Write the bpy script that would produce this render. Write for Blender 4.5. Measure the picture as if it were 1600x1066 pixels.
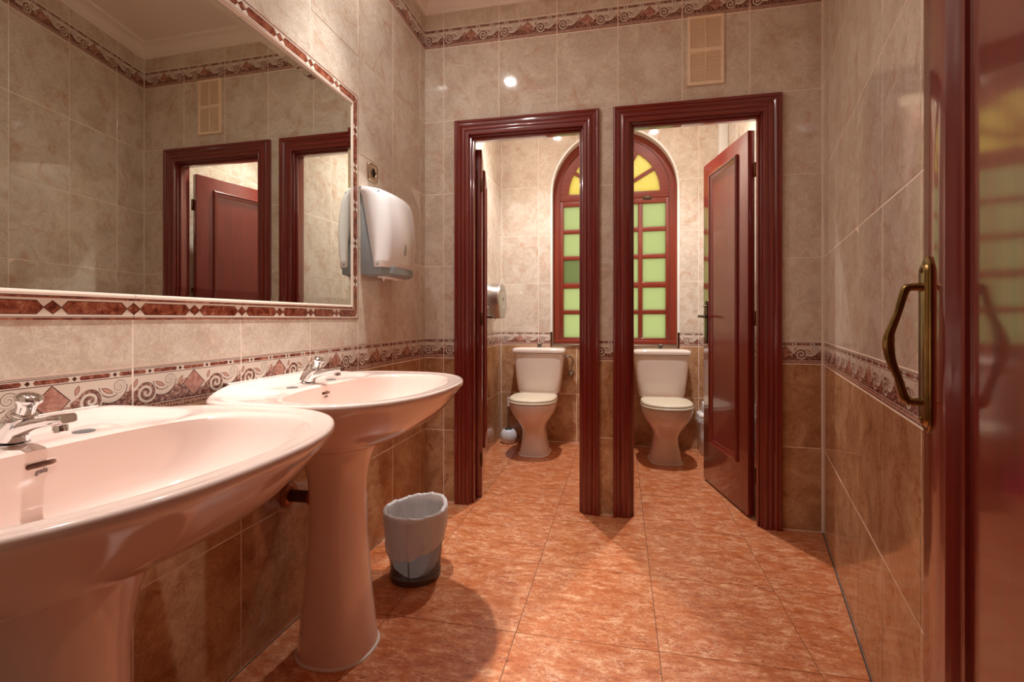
import bpy, bmesh, math, random
from mathutils import Vector, Matrix
random.seed(7)
D = bpy.data
for o in list(D.objects):
    D.objects.remove(o, do_unlink=True)
SC = bpy.context.scene
COL = SC.collection
PI = math.pi

# ------------------------------------------------------------------ camera, world, exposure
F_PX, CX, HY, EYE, YAW = 752.7, 812.15, 498.4, 1.02, 0.2064
cam_d = D.cameras.new('camera')
cam_d.sensor_fit = 'HORIZONTAL'
cam_d.sensor_width = 36.0
cam_d.lens = F_PX / 1600.0 * 36.0
cam_d.shift_x = (800.0 - CX) / 1600.0
cam_d.shift_y = (HY - 533.0) / 1600.0
cam_d.clip_start = 0.02
cam = D.objects.new('camera', cam_d)
COL.objects.link(cam)
cam.location = (0, 0, EYE)
cam.rotation_euler = (PI / 2, 0, YAW)
SC.camera = cam

world = D.worlds.new('outdoor_sky')
SC.world = world
world.use_nodes = True
bg = world.node_tree.nodes['Background']
bg.inputs['Color'].default_value = (1.0, 0.98, 0.93, 1)
bg.inputs['Strength'].default_value = 0.95

VS = SC.view_settings
VS.view_transform = 'Standard'
VS.look = 'None'
VS.exposure = 0.50
VS.gamma = 1.0
VS.use_curve_mapping = False
SC.cycles.max_bounces = 12
SC.cycles.diffuse_bounces = 6
SC.cycles.glossy_bounces = 6
SC.cycles.transmission_bounces = 8
SC.cycles.transparent_max_bounces = 12
SC.cycles.sample_clamp_indirect = 8.0

MAIN_W, STALL_W = 100.0, 94.0
MAIN_COL, STALL_COL = (1.0, 0.98, 0.95), (1.0, 0.99, 1.0)

# ------------------------------------------------------------------ object helpers
def link(o, parent=None):
    COL.objects.link(o)
    if parent is not None:
        o.parent = parent
    return o

def tag(o, label=None, cat=None, group=None, kind=None):
    if label: o['label'] = label
    if cat: o['category'] = cat
    if group: o['group'] = group
    if kind: o['kind'] = kind
    return o

def empty(name, loc=(0, 0, 0), rz=0.0, label=None, cat=None, group=None, kind=None):
    o = D.objects.new(name, None)
    o.empty_display_size = 0.05
    link(o)
    o.location = loc
    o.rotation_euler = (0, 0, rz)
    return tag(o, label, cat, group, kind)

def shade(me, smooth, angle=None):
    for p in me.polygons:
        p.use_smooth = smooth
    if smooth and angle:
        try:
            me.set_sharp_from_angle(angle=math.radians(angle))
        except Exception:
            pass

def mesh(name, verts, faces, mat, parent=None, loc=(0, 0, 0), smooth=False, angle=40, fix=True):
    me = D.meshes.new(name)
    me.from_pydata([tuple(v) for v in verts], [], [tuple(f) for f in faces])
    if fix:
        bm = bmesh.new(); bm.from_mesh(me)
        bmesh.ops.recalc_face_normals(bm, faces=bm.faces)
        bm.to_mesh(me); bm.free()
    if mat is not None:
        me.materials.append(mat)
    shade(me, smooth, angle)
    o = D.objects.new(name, me)
    link(o, parent)
    o.location = loc
    return o

def from_bm(name, bm, mat, parent=None, loc=(0, 0, 0), smooth=False, angle=40):
    bmesh.ops.recalc_face_normals(bm, faces=bm.faces)
    me = D.meshes.new(name)
    bm.to_mesh(me); bm.free()
    if mat is not None:
        me.materials.append(mat)
    shade(me, smooth, angle)
    o = D.objects.new(name, me)
    link(o, parent)
    o.location = loc
    return o

def add_box(bm, lo, hi, bevel=0.0, seg=2, M=None):
    lo, hi = Vector(lo), Vector(hi)
    r = bmesh.ops.create_cube(bm, size=1.0)
    vs = r['verts']
    c, s = (lo + hi) / 2, hi - lo
    for v in vs:
        v.co = Vector((c.x + v.co.x * s.x, c.y + v.co.y * s.y, c.z + v.co.z * s.z))
    if bevel > 0:
        es = list({e for v in vs for e in v.link_edges})
        r2 = bmesh.ops.bevel(bm, geom=es, offset=bevel, segments=seg, affect='EDGES', profile=0.5)
        vs = list({v for f in r2['faces'] for v in f.verts} | {v for v in vs if v.is_valid})
    if M is not None:
        bmesh.ops.transform(bm, matrix=M, verts=vs)
    return vs

def box(name, lo, hi, mat, parent=None, bevel=0.0, seg=2, loc=(0, 0, 0), smooth=None):
    bm = bmesh.new()
    add_box(bm, lo, hi, bevel, seg)
    return from_bm(name, bm, mat, parent, loc, smooth=bevel > 0 if smooth is None else smooth, angle=50)

def loft_data(rings, cap0=False, cap1=False, closed=True):
    n = len(rings[0]); verts = []; faces = []
    for r in rings:
        verts += [tuple(p) for p in r]
    for k in range(len(rings) - 1):
        for i in range(n if closed else n - 1):
            j = (i + 1) % n
            faces.append((k * n + i, k * n + j, (k + 1) * n + j, (k + 1) * n + i))
    if cap0: faces.append(tuple(range(n - 1, -1, -1)))
    if cap1: faces.append(tuple(range((len(rings) - 1) * n, len(rings) * n)))
    return verts, faces

def loft(name, rings, mat, parent=None, cap0=False, cap1=False, loc=(0, 0, 0), smooth=True, angle=45, closed=True):
    v, f = loft_data(rings, cap0, cap1, closed)
    return mesh(name, v, f, mat, parent, loc, smooth, angle)

def lathe(name, prof, mat, parent=None, seg=32, loc=(0, 0, 0), M=None, angle=45, cap=False):
    """prof: list of (radius, z)"""
    rings = []
    for r, z in prof:
        ring = [Vector((max(r, 1e-5) * math.cos(2 * PI * i / seg), max(r, 1e-5) * math.sin(2 * PI * i / seg), z)) for i in range(seg)]
        if M is not None:
            ring = [M @ p for p in ring]
        rings.append(ring)
    return loft(name, rings, mat, parent, cap, cap, loc, True, angle)

def axis_matrix(p, d):
    """local z axis to direction d, origin at p"""
    d = Vector(d).normalized()
    return Matrix.Translation(Vector(p)) @ d.to_track_quat('Z', 'Y').to_matrix().to_4x4()

def tube_rings(pts, rad, seg=12):
    pts = [Vector(p) for p in pts]
    if not isinstance(rad, (list, tuple)):
        rad = [rad] * len(pts)
    rings = []
    up = None
    for i, p in enumerate(pts):
        a = pts[max(i - 1, 0)]; b = pts[min(i + 1, len(pts) - 1)]
        t = (b - a).normalized()
        if up is None:
            up = Vector((0, 0, 1)) if abs(t.z) < 0.9 else Vector((1, 0, 0))
        n = (up - t * up.dot(t)).normalized()
        up = n
        bn = t.cross(n)
        r = rad[i]
        rings.append([p + n * (r * math.cos(2 * PI * k / seg)) + bn * (r * math.sin(2 * PI * k / seg)) for k in range(seg)])
    return rings

def tube(name, pts, rad, mat, parent=None, seg=12, loc=(0, 0, 0), angle=60):
    return loft(name, tube_rings(pts, rad, seg), mat, parent, True, True, loc, True, angle)

def smooth_path(pts, n=8):
    pts = [Vector(p) for p in pts]
    out = []
    P = [pts[0]] + pts + [pts[-1]]
    for i in range(1, len(P) - 2):
        for k in range(n):
            t = k / n
            p0, p1, p2, p3 = P[i - 1], P[i], P[i + 1], P[i + 2]
            out.append(0.5 * ((2 * p1) + (p2 - p0) * t + (2 * p0 - 5 * p1 + 4 * p2 - p3) * t * t + (3 * p1 - p0 - 3 * p2 + p3) * t ** 3))
    out.append(pts[-1])
    return out

def sgnpow(c, e):
    return math.copysign(abs(c) ** e, c)

def superell(cx, cy, ax, ay, n, z, seg=48, axn=None, nn=None):
    """closed outline; axn: half size on the -x side, nn: exponent there"""
    out = []
    for i in range(seg):
        t = 2 * PI * i / seg
        c, s = math.cos(t), math.sin(t)
        e = n if (c >= 0 or nn is None) else nn
        a = ax if (c >= 0 or axn is None) else axn
        out.append(Vector((cx + a * sgnpow(c, 2.0 / e), cy + ay * sgnpow(s, 2.0 / e), z)))
    return out

def text_mesh(name, body, size, mat, parent, M, shear=0.0, thick=0.0002):
    cu = D.curves.new(name, 'FONT')
    cu.body = body; cu.size = size; cu.align_x = 'CENTER'; cu.align_y = 'CENTER'
    cu.shear = shear; cu.extrude = thick; cu.resolution_u = 3
    to = D.objects.new(name + '_tmp', cu)
    COL.objects.link(to)
    dg = bpy.context.evaluated_depsgraph_get()
    me = D.meshes.new_from_object(to.evaluated_get(dg))
    me.name = name
    D.objects.remove(to, do_unlink=True)
    D.curves.remove(cu)
    me.transform(M)
    me.materials.clear(); me.materials.append(mat)
    o = D.objects.new(name, me)
    return link(o, parent)

def copy_tree(o, parent=None):
    c = o.copy()
    COL.objects.link(c)
    c.parent = parent
    for ch in list(o.children):
        copy_tree(ch, c)
    return c

# ------------------------------------------------------------------ node helpers
class G:
    """expression on shader sockets: every operator makes a Math node"""
    def __init__(s, nt, v): s.nt, s.v = nt, v
    def _m(s, op, *a, clamp=False):
        n = s.nt.nodes.new('ShaderNodeMath'); n.operation = op; n.use_clamp = clamp
        for i, x in enumerate(a):
            x = x.v if isinstance(x, G) else x
            if isinstance(x, (int, float)): n.inputs[i].default_value = x
            else: s.nt.links.new(x, n.inputs[i])
        return G(s.nt, n.outputs[0])
    def __add__(s, o): return s._m('ADD', s, o)
    def __radd__(s, o): return s._m('ADD', o, s)
    def __sub__(s, o): return s._m('SUBTRACT', s, o)
    def __rsub__(s, o): return s._m('SUBTRACT', o, s)
    def __mul__(s, o): return s._m('MULTIPLY', s, o)
    def __rmul__(s, o): return s._m('MULTIPLY', o, s)
    def __truediv__(s, o): return s._m('DIVIDE', s, o)
    def lt(s, o): return s._m('LESS_THAN', s, o)
    def gt(s, o): return s._m('GREATER_THAN', s, o)
    def abs(s): return s._m('ABSOLUTE', s)
    def sqrt(s): return s._m('SQRT', s)
    def sin(s): return s._m('SINE', s)
    def frac(s): return s._m('FRACT', s)
    def min(s, o): return s._m('MINIMUM', s, o)
    def max(s, o): return s._m('MAXIMUM', s, o)
    def atan2(s, o): return s._m('ARCTAN2', s, o)
    def pingpong(s, o): return s._m('PINGPONG', s, o)

def hypot(a, b):
    return (a * a + b * b).sqrt()

def new_mat(name):
    m = D.materials.new(name)
    m.use_nodes = True
    nt = m.node_tree
    return m, nt, nt.nodes['Principled BSDF']

def setp(p, **k):
    names = {'color': 'Base Color', 'rough': 'Roughness', 'metal': 'Metallic', 'coat': 'Coat Weight', 'coat_rough': 'Coat Roughness',
             'ior': 'IOR', 'spec': 'Specular IOR Level', 'alpha': 'Alpha', 'trans': 'Transmission Weight', 'sub': 'Subsurface Weight',
             'sub_scale': 'Subsurface Scale', 'emit': 'Emission Color', 'emit_s': 'Emission Strength', 'aniso': 'Anisotropic'}
    for a, v in k.items():
        if a in ('color', 'emit') and len(v) == 3: v = (*v, 1)
        p.inputs[names[a]].default_value = v

def plain(name, color, rough=0.4, bump=0.0, bscale=80.0, vary=0.0, **k):
    """plain finish with faint procedural unevenness"""
    m, nt, p = new_mat(name)
    setp(p, color=color, rough=rough, **k)
    if bump or vary:
        tc = nt.nodes.new('ShaderNodeTexCoord')
        nz = nt.nodes.new('ShaderNodeTexNoise'); nz.inputs['Scale'].default_value = bscale; nz.inputs['Detail'].default_value = 4
        nt.links.new(tc.outputs['Object'], nz.inputs['Vector'])
        if bump:
            b = nt.nodes.new('ShaderNodeBump'); b.inputs['Strength'].default_value = bump; b.inputs['Distance'].default_value = 0.002
            nt.links.new(nz.outputs['Fac'], b.inputs['Height']); nt.links.new(b.outputs['Normal'], p.inputs['Normal'])
        if vary:
            r = nt.nodes.new('ShaderNodeValToRGB')
            r.color_ramp.elements[0].position = 0.3; r.color_ramp.elements[1].position = 0.7
            r.color_ramp.elements[0].color = (*[c * (1 - vary) for c in color], 1)
            r.color_ramp.elements[1].color = (*[min(1, c * (1 + vary)) for c in color], 1)
            nt.links.new(nz.outputs['Fac'], r.inputs['Fac']); nt.links.new(r.outputs['Color'], p.inputs['Base Color'])
    return m

def ramp(nt, fac, stops):
    r = nt.nodes.new('ShaderNodeValToRGB')
    el = r.color_ramp.elements
    while len(el) < len(stops): el.new(0.5)
    for e, (pos, c) in zip(el, stops):
        e.position = pos; e.color = (*c, 1)
    nt.links.new(fac, r.inputs['Fac'])
    return r.outputs['Color']

def mixc(nt, a, b, fac, mode='MIX'):
    n = nt.nodes.new('ShaderNodeMix'); n.data_type = 'RGBA'; n.blend_type = mode
    for sock, v in ((n.inputs[0], fac), (n.inputs[6], a), (n.inputs[7], b)):
        v = v.v if isinstance(v, G) else v
        if isinstance(v, (int, float)): sock.default_value = v
        elif isinstance(v, tuple): sock.default_value = (*v, 1)
        else: nt.links.new(v, sock)
    return n.outputs[2]

def obj_coords(nt, per_object=True, scale=(1, 1, 1)):
    tc = nt.nodes.new('ShaderNodeTexCoord')
    mp = nt.nodes.new('ShaderNodeMapping')
    mp.inputs['Scale'].default_value = scale
    nt.links.new(tc.outputs['Object'], mp.inputs['Vector'])
    if per_object:
        oi = nt.nodes.new('ShaderNodeObjectInfo')
        vm = nt.nodes.new('ShaderNodeVectorMath'); vm.operation = 'SCALE'
        vm.inputs[0].default_value = (37.0, 53.0, 71.0)
        nt.links.new(oi.outputs['Random'], vm.inputs['Scale'])
        nt.links.new(vm.outputs['Vector'], mp.inputs['Location'])
    return tc, mp.outputs['Vector']

def noise(nt, vec, scale, detail=5, rough=0.55, dist=0.0, lac=2.0):
    n = nt.nodes.new('ShaderNodeTexNoise')
    n.inputs['Scale'].default_value = scale; n.inputs['Detail'].default_value = detail
    n.inputs['Roughness'].default_value = rough; n.inputs['Distortion'].default_value = dist
    n.inputs['Lacunarity'].default_value = lac
    nt.links.new(vec, n.inputs['Vector'])
    return n.outputs['Fac']

def bump(nt, p, h, strength, dist=0.001):
    b = nt.nodes.new('ShaderNodeBump'); b.inputs['Strength'].default_value = strength; b.inputs['Distance'].default_value = dist
    h = h.v if isinstance(h, G) else h
    nt.links.new(h, b.inputs['Height']); nt.links.new(b.outputs['Normal'], p.inputs['Normal'])

def srgb(r, g, b):
    f = lambda c: (c / 255 / 12.92) if c / 255 <= 0.04045 else ((c / 255 + 0.055) / 1.055) ** 2.4
    return (f(r), f(g), f(b))

def marble(name, lo, mid, hi, stain, rough=0.12):
    """glazed wall tile: cloudy marble print with fine veins"""
    m, nt, p = new_mat(name)
    tc, v = obj_coords(nt)
    cloud = noise(nt, v, 7.0, 7, 0.62, 0.8)
    col = ramp(nt, cloud, [(0.34, lo), (0.49, mid), (0.63, hi)])
    st = noise(nt, v, 11.0, 6, 0.6, 1.2)
    col = mixc(nt, col, stain, (G(nt, st) - 0.54)._m('MULTIPLY', G(nt, st) - 0.53, 5.0, clamp=True))
    vein = (G(nt, noise(nt, v, 16.0, 8, 0.62, 1.6)) - 0.5).abs().lt(0.016)
    col = mixc(nt, col, tuple(c * 0.80 for c in mid), vein * 0.50)
    vein2 = (G(nt, noise(nt, v, 30.0, 6, 0.6, 1.0)) - 0.5).abs().lt(0.018)
    col = mixc(nt, col, tuple(min(1, c * 1.35) for c in hi), vein2 * 0.30)
    col = mixc(nt, col, ramp(nt, noise(nt, v, 170.0, 4, 0.7), [(0.3, (0.86, 0.86, 0.86)), (0.7, (1.0, 1.0, 1.0))]), 0.8, 'MULTIPLY')
    nt.links.new(col, p.inputs['Base Color'])
    setp(p, rough=rough, spec=0.5)
    h = G(nt, noise(nt, v, 95.0, 3, 0.5)) * 0.25 + G(nt, noise(nt, v, 9.0, 2, 0.5))
    bump(nt, p, h, 0.14, 0.0016)
    return m

M_UP = marble('glazed_tile_pale', srgb(206, 186, 166), srgb(222, 206, 187), srgb(232, 219, 203), srgb(208, 168, 142), 0.06)
M_LOW = marble('glazed_tile_tan', srgb(164, 116, 80), srgb(190, 144, 104), srgb(208, 168, 128), srgb(158, 98, 62), 0.07)
M_GROUT = plain('wall_grout', srgb(250, 238, 224), 0.8, bump=0.2, bscale=200)
M_GROUT_F = plain('floor_grout', srgb(92, 62, 48), 0.85, bump=0.2, bscale=200)
M_PAINT = plain('wall_paint', srgb(214, 196, 178), 0.7, bump=0.05, bscale=60)
M_CEIL = plain('ceiling_paint', srgb(248, 238, 228), 0.75, bump=0.05, bscale=90)
M_WHITE_PAINT = plain('white_paint', srgb(240, 238, 232), 0.35, bump=0.03)

TW, BH = 0.3173, 0.109
def border_print():
    m, nt, p = new_mat('scroll_border_print')
    tc = nt.nodes.new('ShaderNodeTexCoord')
    sx = nt.nodes.new('ShaderNodeSeparateXYZ')
    nt.links.new(tc.outputs['Object'], sx.inputs[0])
    U = G(nt, sx.outputs['X']) * (1.0 / BH)
    V = G(nt, sx.outputs['Z']) * (1.0 / BH)
    W = TW / BH
    _, vv = obj_coords(nt)
    n1 = noise(nt, vv, 130.0, 4, 0.6)
    n2 = noise(nt, vv, 60.0, 5, 0.65)
    marb = ramp(nt, n2, [(0.30, srgb(84, 38, 30)), (0.47, srgb(128, 70, 56)), (0.64, srgb(180, 124, 104))])
    leafy = ramp(nt, n1, [(0.36, srgb(82, 40, 32)), (0.50, srgb(132, 82, 68)), (0.64, srgb(196, 156, 138))])
    pink = ramp(nt, n2, [(0.30, srgb(142, 86, 72)), (0.50, srgb(182, 128, 112)), (0.66, srgb(208, 164, 146))])
    cream, dark = srgb(226, 212, 198), srgb(80, 44, 36)
    col = mixc(nt, cream, cream, 0.0)
    # foliage filling under the scrolls (two units, second one shifted by 0.62 of the tile)
    X = U - U.gt(0.60 * W) * (0.62 * W)
    sx1, cy1 = 0.10 * W, 0.43
    sx2, cy2 = 0.285 * W, 0.60
    prof = (X - sx1).abs() * -0.55 + 0.66
    prof = prof.max(((X - 0.36 * W).abs() * -0.5) + 0.56).max(0.40)
    col = mixc(nt, col, leafy, V.lt(prof + G(nt, n1) * 0.16 - 0.10))
    # U-shaped stem between the big scroll and the curl
    def ring(cx, cy, R, th, cond):
        d = (hypot(X - cx, V - cy) - R).abs()
        return d.lt(th) * cond, d.lt(th + 0.022) * cond
    a, b = ring(0.225 * W, 0.66, 0.27, 0.050, V.lt(0.66) * X.gt(0.13 * W))
    col = mixc(nt, col, dark, b * 0.8); col = mixc(nt, col, cream, a)
    # scrolls
    def scroll(cx, cy, R, turns, hand):
        dx, dy = X - cx, V - cy
        r = hypot(dx, dy)
        th = dy.atan2(dx) * (hand / (2 * PI))
        ph = (r * (turns / R) + th).frac()
        ins = r.lt(R)
        return ins, ins * ph.gt(0.45), ins * ((ph - 0.45).abs().lt(0.07)).max(ins * ph.gt(0.93))
    for (cx, cy, R, tu, hd, under) in ((sx1, cy1, 0.225, 1.75, -1, leafy), (sx2, cy2 + 0.04, 0.145, 1.4, 1, cream)):
        ins, band, edge = scroll(cx, cy, R, tu, hd)
        col = mixc(nt, col, under, ins)
        col = mixc(nt, col, cream, band)
        col = mixc(nt, col, dark, edge * 0.75)
    # pointed leaves
    def leaf(cx, cy, ang, L, w):
        dx, dy = X - cx, V - cy
        c, s = math.cos(ang), math.sin(ang)
        a = (dx * c + dy * s) * (1.0 / L)
        b = (dy * c - dx * s) * (1.0 / w)
        e = a * a + b.abs()
        return e.lt(1.0), e.lt(1.0) * e.gt(0.62)
    for (cx, cy, an, L, w) in ((0.205 * W, 0.58, -0.5, 0.13, 0.045), (0.375 * W, 0.60, 1.0, 0.13, 0.045), (0.40 * W, 0.56, 0.55, 0.13, 0.04), (0.02 * W + 0.62 * W - 0.62 * W, 0.66, 1.2, 0.10, 0.04)):
        i, e = leaf(cx, cy, an, L, w)
        col = mixc(nt, col, srgb(206, 156, 134), i); col = mixc(nt, col, dark, e * 0.8)
    # diamond in the middle
    dd = ((U - 0.5 * W).abs() * (1 / 0.30)) + ((V - 0.50).abs() * (1 / 0.315))
    col = mixc(nt, col, dark, dd.lt(1.0)); col = mixc(nt, col, pink, dd.lt(0.92))
    # plain strips: beads below, bars and small diamonds above
    low = V.lt(0.185)
    bx = (U * 14.0).frac() - 0.5
    bead = (hypot(bx * 1.0, (V - 0.095) * 11.0)).lt(0.40)
    strip = mixc(nt, leafy, srgb(212, 170, 150), bead)
    strip = mixc(nt, strip, cream, ((V - 0.170).abs().lt(0.013)).max((V - 0.02).abs().lt(0.012)))
    strip = mixc(nt, strip, dark, (V - 0.183).abs().lt(0.007))
    col = mixc(nt, col, strip, low)
    up = V.gt(0.805)
    per = W / 4.0
    q = (U + per * 0.5)._m('MODULO', U + per * 0.5, per) - per * 0.5
    bar = (q.abs() - 0).max(0)
    dia = (((U * (1 / per)).frac() - 0.5).abs() * per * (1 / 0.045) + (V - 0.885).abs() * (1 / 0.045)).lt(1.0)
    hexa = (bar + (V - 0.885).abs() * 0.8).lt(0.285) * (V - 0.885).abs().lt(0.042)
    ust = mixc(nt, cream, dark, dia)
    ust = mixc(nt, ust, marb, hexa)
    lines = ((V - 0.818).abs().lt(0.007)).max((V - 0.950).abs().lt(0.007)).max((V - 0.982).abs().lt(0.010))
    ust = mixc(nt, ust, dark, lines)
    col = mixc(nt, col, ust, up)
    nt.links.new(col, p.inputs['Base Color'])
    setp(p, rough=0.13)
    bump(nt, p, noise(nt, vv, 20.0, 3), 0.2, 0.001)
    return m

FB = 0.058
def frame_print():
    m, nt, p = new_mat('mirror_border_print')
    tc = nt.nodes.new('ShaderNodeTexCoord')
    sx = nt.nodes.new('ShaderNodeSeparateXYZ')
    nt.links.new(tc.outputs['Object'], sx.inputs[0])
    per = TW / 2
    x = G(nt, sx.outputs['X']); V = G(nt, sx.outputs['Z']) * (1.0 / FB)
    t = (x * (1 / per)).frac()
    dbar = (t - 0.5).abs() * (per / FB)
    ddia = (0.5 - (t - 0.5).abs()) * (per / FB)
    _, vv = obj_coords(nt)
    n2 = noise(nt, vv, 48.0, 6, 0.68, 0.6)
    marb = ramp(nt, n2, [(0.30, srgb(70, 30, 24)), (0.45, srgb(126, 60, 42)), (0.58, srgb(162, 96, 72)), (0.70, srgb(204, 150, 122))])
    cream, dark = srgb(230, 214, 198), srgb(74, 34, 26)
    vm = (V - 0.42).abs()
    hexa = (dbar + vm * 0.85).max(0)
    col = mixc(nt, cream, dark, (ddia * 0.85 + vm).lt(0.24)); col = mixc(nt, col, marb, (ddia * 0.85 + vm).lt(0.20))
    hx = hexa.lt(1.12) * vm.lt(0.235)
    hi = hexa.lt(1.09) * vm.lt(0.21)
    col = mixc(nt, col, dark, hx); col = mixc(nt, col, marb, hi)
    col = mixc(nt, col, marb, V.lt(0.075).max((V - 0.765).abs().lt(0.035)))
    col = mixc(nt, col, dark, (V - 0.10).abs().lt(0.012).max((V - 0.81).abs().lt(0.012)))
    nt.links.new(col, p.inputs['Base Color'])
    setp(p, rough=0.12)
    return m

M_BORDER = border_print()
M_FRAME_TILE = frame_print()

def floor_mat():
    m, nt, p = new_mat('orange_floor_tile')
    tc, v = obj_coords(nt)
    tc2, v2 = obj_coords(nt, True, (1.0, 2.2, 1.0))
    a = noise(nt, v2, 15.0, 10, 0.80, 0.3)
    col = ramp(nt, a, [(0.34, srgb(152, 74, 40)), (0.46, srgb(190, 107, 62)), (0.54, srgb(203, 125, 78)), (0.64, srgb(232, 178, 138))])
    b = (G(nt, noise(nt, v2, 24.0, 9, 0.72, 0.4)) - 0.5).abs().lt(0.022)
    msk = (G(nt, noise(nt, v, 12.0, 4, 0.6)) - 0.42)
    col = mixc(nt, col, srgb(238, 196, 160), b * msk._m('MULTIPLY', msk, 4.0, clamp=True) * 0.7)
    c = G(nt, noise(nt, v2, 42.0, 6, 0.72, 0.6))
    col = mixc(nt, col, srgb(122, 48, 28), (c - 0.61)._m('MULTIPLY', c - 0.61, 14.0, clamp=True) * 0.85)
    nt.links.new(col, p.inputs['Base Color'])
    setp(p, rough=0.30)
    h = G(nt, noise(nt, v, 120.0, 4, 0.6)) * 0.5 + G(nt, noise(nt, v, 14.0, 3))
    bump(nt, p, h, 0.16, 0.0016)
    return m
M_FLOOR = floor_mat()

def wood(name, axis, dark, light, coat=1.0, rough=0.32):
    m, nt, p = new_mat(name)
    sc = [26.0, 26.0, 26.0]; sc['xyz'.index(axis)] = 1.3
    tc, v = obj_coords(nt, True, tuple(sc))
    g = noise(nt, v, 2.0, 7, 0.62, 0.4)
    col = ramp(nt, g, [(0.32, dark), (0.52, tuple((a + b) / 2 for a, b in zip(dark, light))), (0.72, light)])
    nt.links.new(col, p.inputs['Base Color'])
    setp(p, rough=rough, coat=coat, coat_rough=0.09)
    bump(nt, p, g, 0.02, 0.0004)
    return m
WD, WL = srgb(108, 24, 18), srgb(130, 33, 23)
WOOD = {a: wood('varnished_mahogany_' + a, a, WD, WL) for a in 'xyz'}
M_WIN_WOOD = {a: wood('window_mahogany_' + a, a, srgb(128, 42, 24), srgb(152, 60, 36), 0.4, 0.4) for a in 'xz'}

M_BASIN = plain('pink_sanitary_ceramic', srgb(241, 214, 202), 0.10, coat=0.6, coat_rough=0.04, vary=0.01, bscale=6)
M_WC = plain('rose_white_ceramic', srgb(232, 214, 202), 0.12, coat=0.5, coat_rough=0.05, vary=0.01, bscale=6)
M_SEAT = plain('cream_seat_plastic', srgb(226, 212, 186), 0.28, vary=0.015, bscale=10)
M_CHROME = plain('chrome', (0.82, 0.83, 0.85), 0.08, metal=1.0, vary=0.02, bscale=40)
M_KNOB = plain('dull_chrome', (0.34, 0.32, 0.31), 0.2, metal=1.0, vary=0.05)
M_STEEL = plain('brushed_steel', (0.62, 0.60, 0.58), 0.28, metal=1.0, aniso=0.6, bump=0.06, bscale=300)
M_CAP = plain('grey_plug', srgb(140, 142, 146), 0.25, metal=0.6, vary=0.03)
M_SOCKET = plain('brown_socket_plastic', srgb(74, 54, 42), 0.4, vary=0.05)
M_INK = plain('grey_ink', srgb(96, 84, 80), 0.5, vary=0.02)
M_SEAL = plain('white_sealant', srgb(232, 222, 210), 0.5, bump=0.3, bscale=120)
M_BRASS = plain('aged_brass', srgb(150, 122, 74), 0.26, metal=1.0, vary=0.22, bscale=45)
M_HINGE = plain('dark_bronze', srgb(112, 74, 42), 0.35, metal=0.9, vary=0.2, bscale=60)
M_BRONZE = plain('bronze_handle', srgb(92, 80, 64), 0.3, metal=1.0, vary=0.15, bscale=60)
M_NICKEL = plain('champagne_nickel', srgb(172, 148, 124), 0.3, metal=0.85, vary=0.03, bscale=90)
M_DISP = plain('white_plastic', srgb(236, 232, 230), 0.18, vary=0.01)
M_DISP_G = plain('grey_plastic', srgb(140, 146, 148), 0.35, vary=0.02)
M_DISP_D = plain('smoked_plastic', srgb(84, 72, 66), 0.25, vary=0.03)
M_PAPER = plain('paper_tissue', srgb(240, 234, 228), 0.9, bump=0.2, bscale=120)
M_VENT = plain('ivory_plastic', srgb(250, 226, 196), 0.45, vary=0.02)
M_WCAST = plain('white_glazed_pot', srgb(226, 226, 230), 0.2, vary=0.01)
M_PINK = plain('pink_plastic', srgb(226, 60, 130), 0.35, vary=0.03)
M_BLACK = plain('black_plastic', (0.02, 0.018, 0.018), 0.4, vary=0.1)
M_PIPE = plain('brown_drain_pipe', srgb(92, 52, 38), 0.28, vary=0.08)
M_FLANGE = plain('copper_flange', srgb(176, 112, 78), 0.3, metal=0.5, vary=0.05)

def bag_mat():
    m, nt, p = new_mat('white_bin_liner_film')
    out = nt.nodes['Material Output']
    setp(p, color=srgb(248, 245, 243), rough=0.32)
    tl = nt.nodes.new('ShaderNodeBsdfTranslucent'); tl.inputs['Color'].default_value = (*srgb(236, 228, 222), 1)
    tr = nt.nodes.new('ShaderNodeBsdfTransparent')
    mx = nt.nodes.new('ShaderNodeMixShader'); mx.inputs[0].default_value = 0.4
    mx2 = nt.nodes.new('ShaderNodeMixShader'); mx2.inputs[0].default_value = 0.16
    nt.links.new(p.outputs[0], mx.inputs[1]); nt.links.new(tl.outputs[0], mx.inputs[2])
    nt.links.new(mx.outputs[0], mx2.inputs[1]); nt.links.new(tr.outputs[0], mx2.inputs[2])
    nt.links.new(mx2.outputs[0], out.inputs['Surface'])
    _, v = obj_coords(nt, False)
    bump(nt, p, noise(nt, v, 45.0, 5, 0.6, 1.5), 0.5, 0.004)
    return m
M_BAG = bag_mat()

def wire_mat():
    """perforated sheet: staggered round holes cut by alpha"""
    m, nt, p = new_mat('wire_mesh_metal')
    tc = nt.nodes.new('ShaderNodeTexCoord')
    sx = nt.nodes.new('ShaderNodeSeparateXYZ'); nt.links.new(tc.outputs['Object'], sx.inputs[0])
    x, y, z = (G(nt, sx.outputs[i]) for i in range(3))
    a = y.atan2(x) * (150 / (2 * PI)); b = z * (1 / 0.0042)
    c1 = (a + b).frac() - 0.5; c2 = (a - b).frac() - 0.5
    hole = (c1.abs().max(c2.abs())).lt(0.29)
    nt.links.new((1.0 - hole).v, p.inputs['Alpha'])
    setp(p, color=srgb(104, 96, 92), rough=0.4, metal=0.7)
    return m
M_WIRE = wire_mat()
M_WIRE_RIM = plain('wire_rim_metal', srgb(112, 104, 100), 0.35, metal=0.8, vary=0.05)

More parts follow.
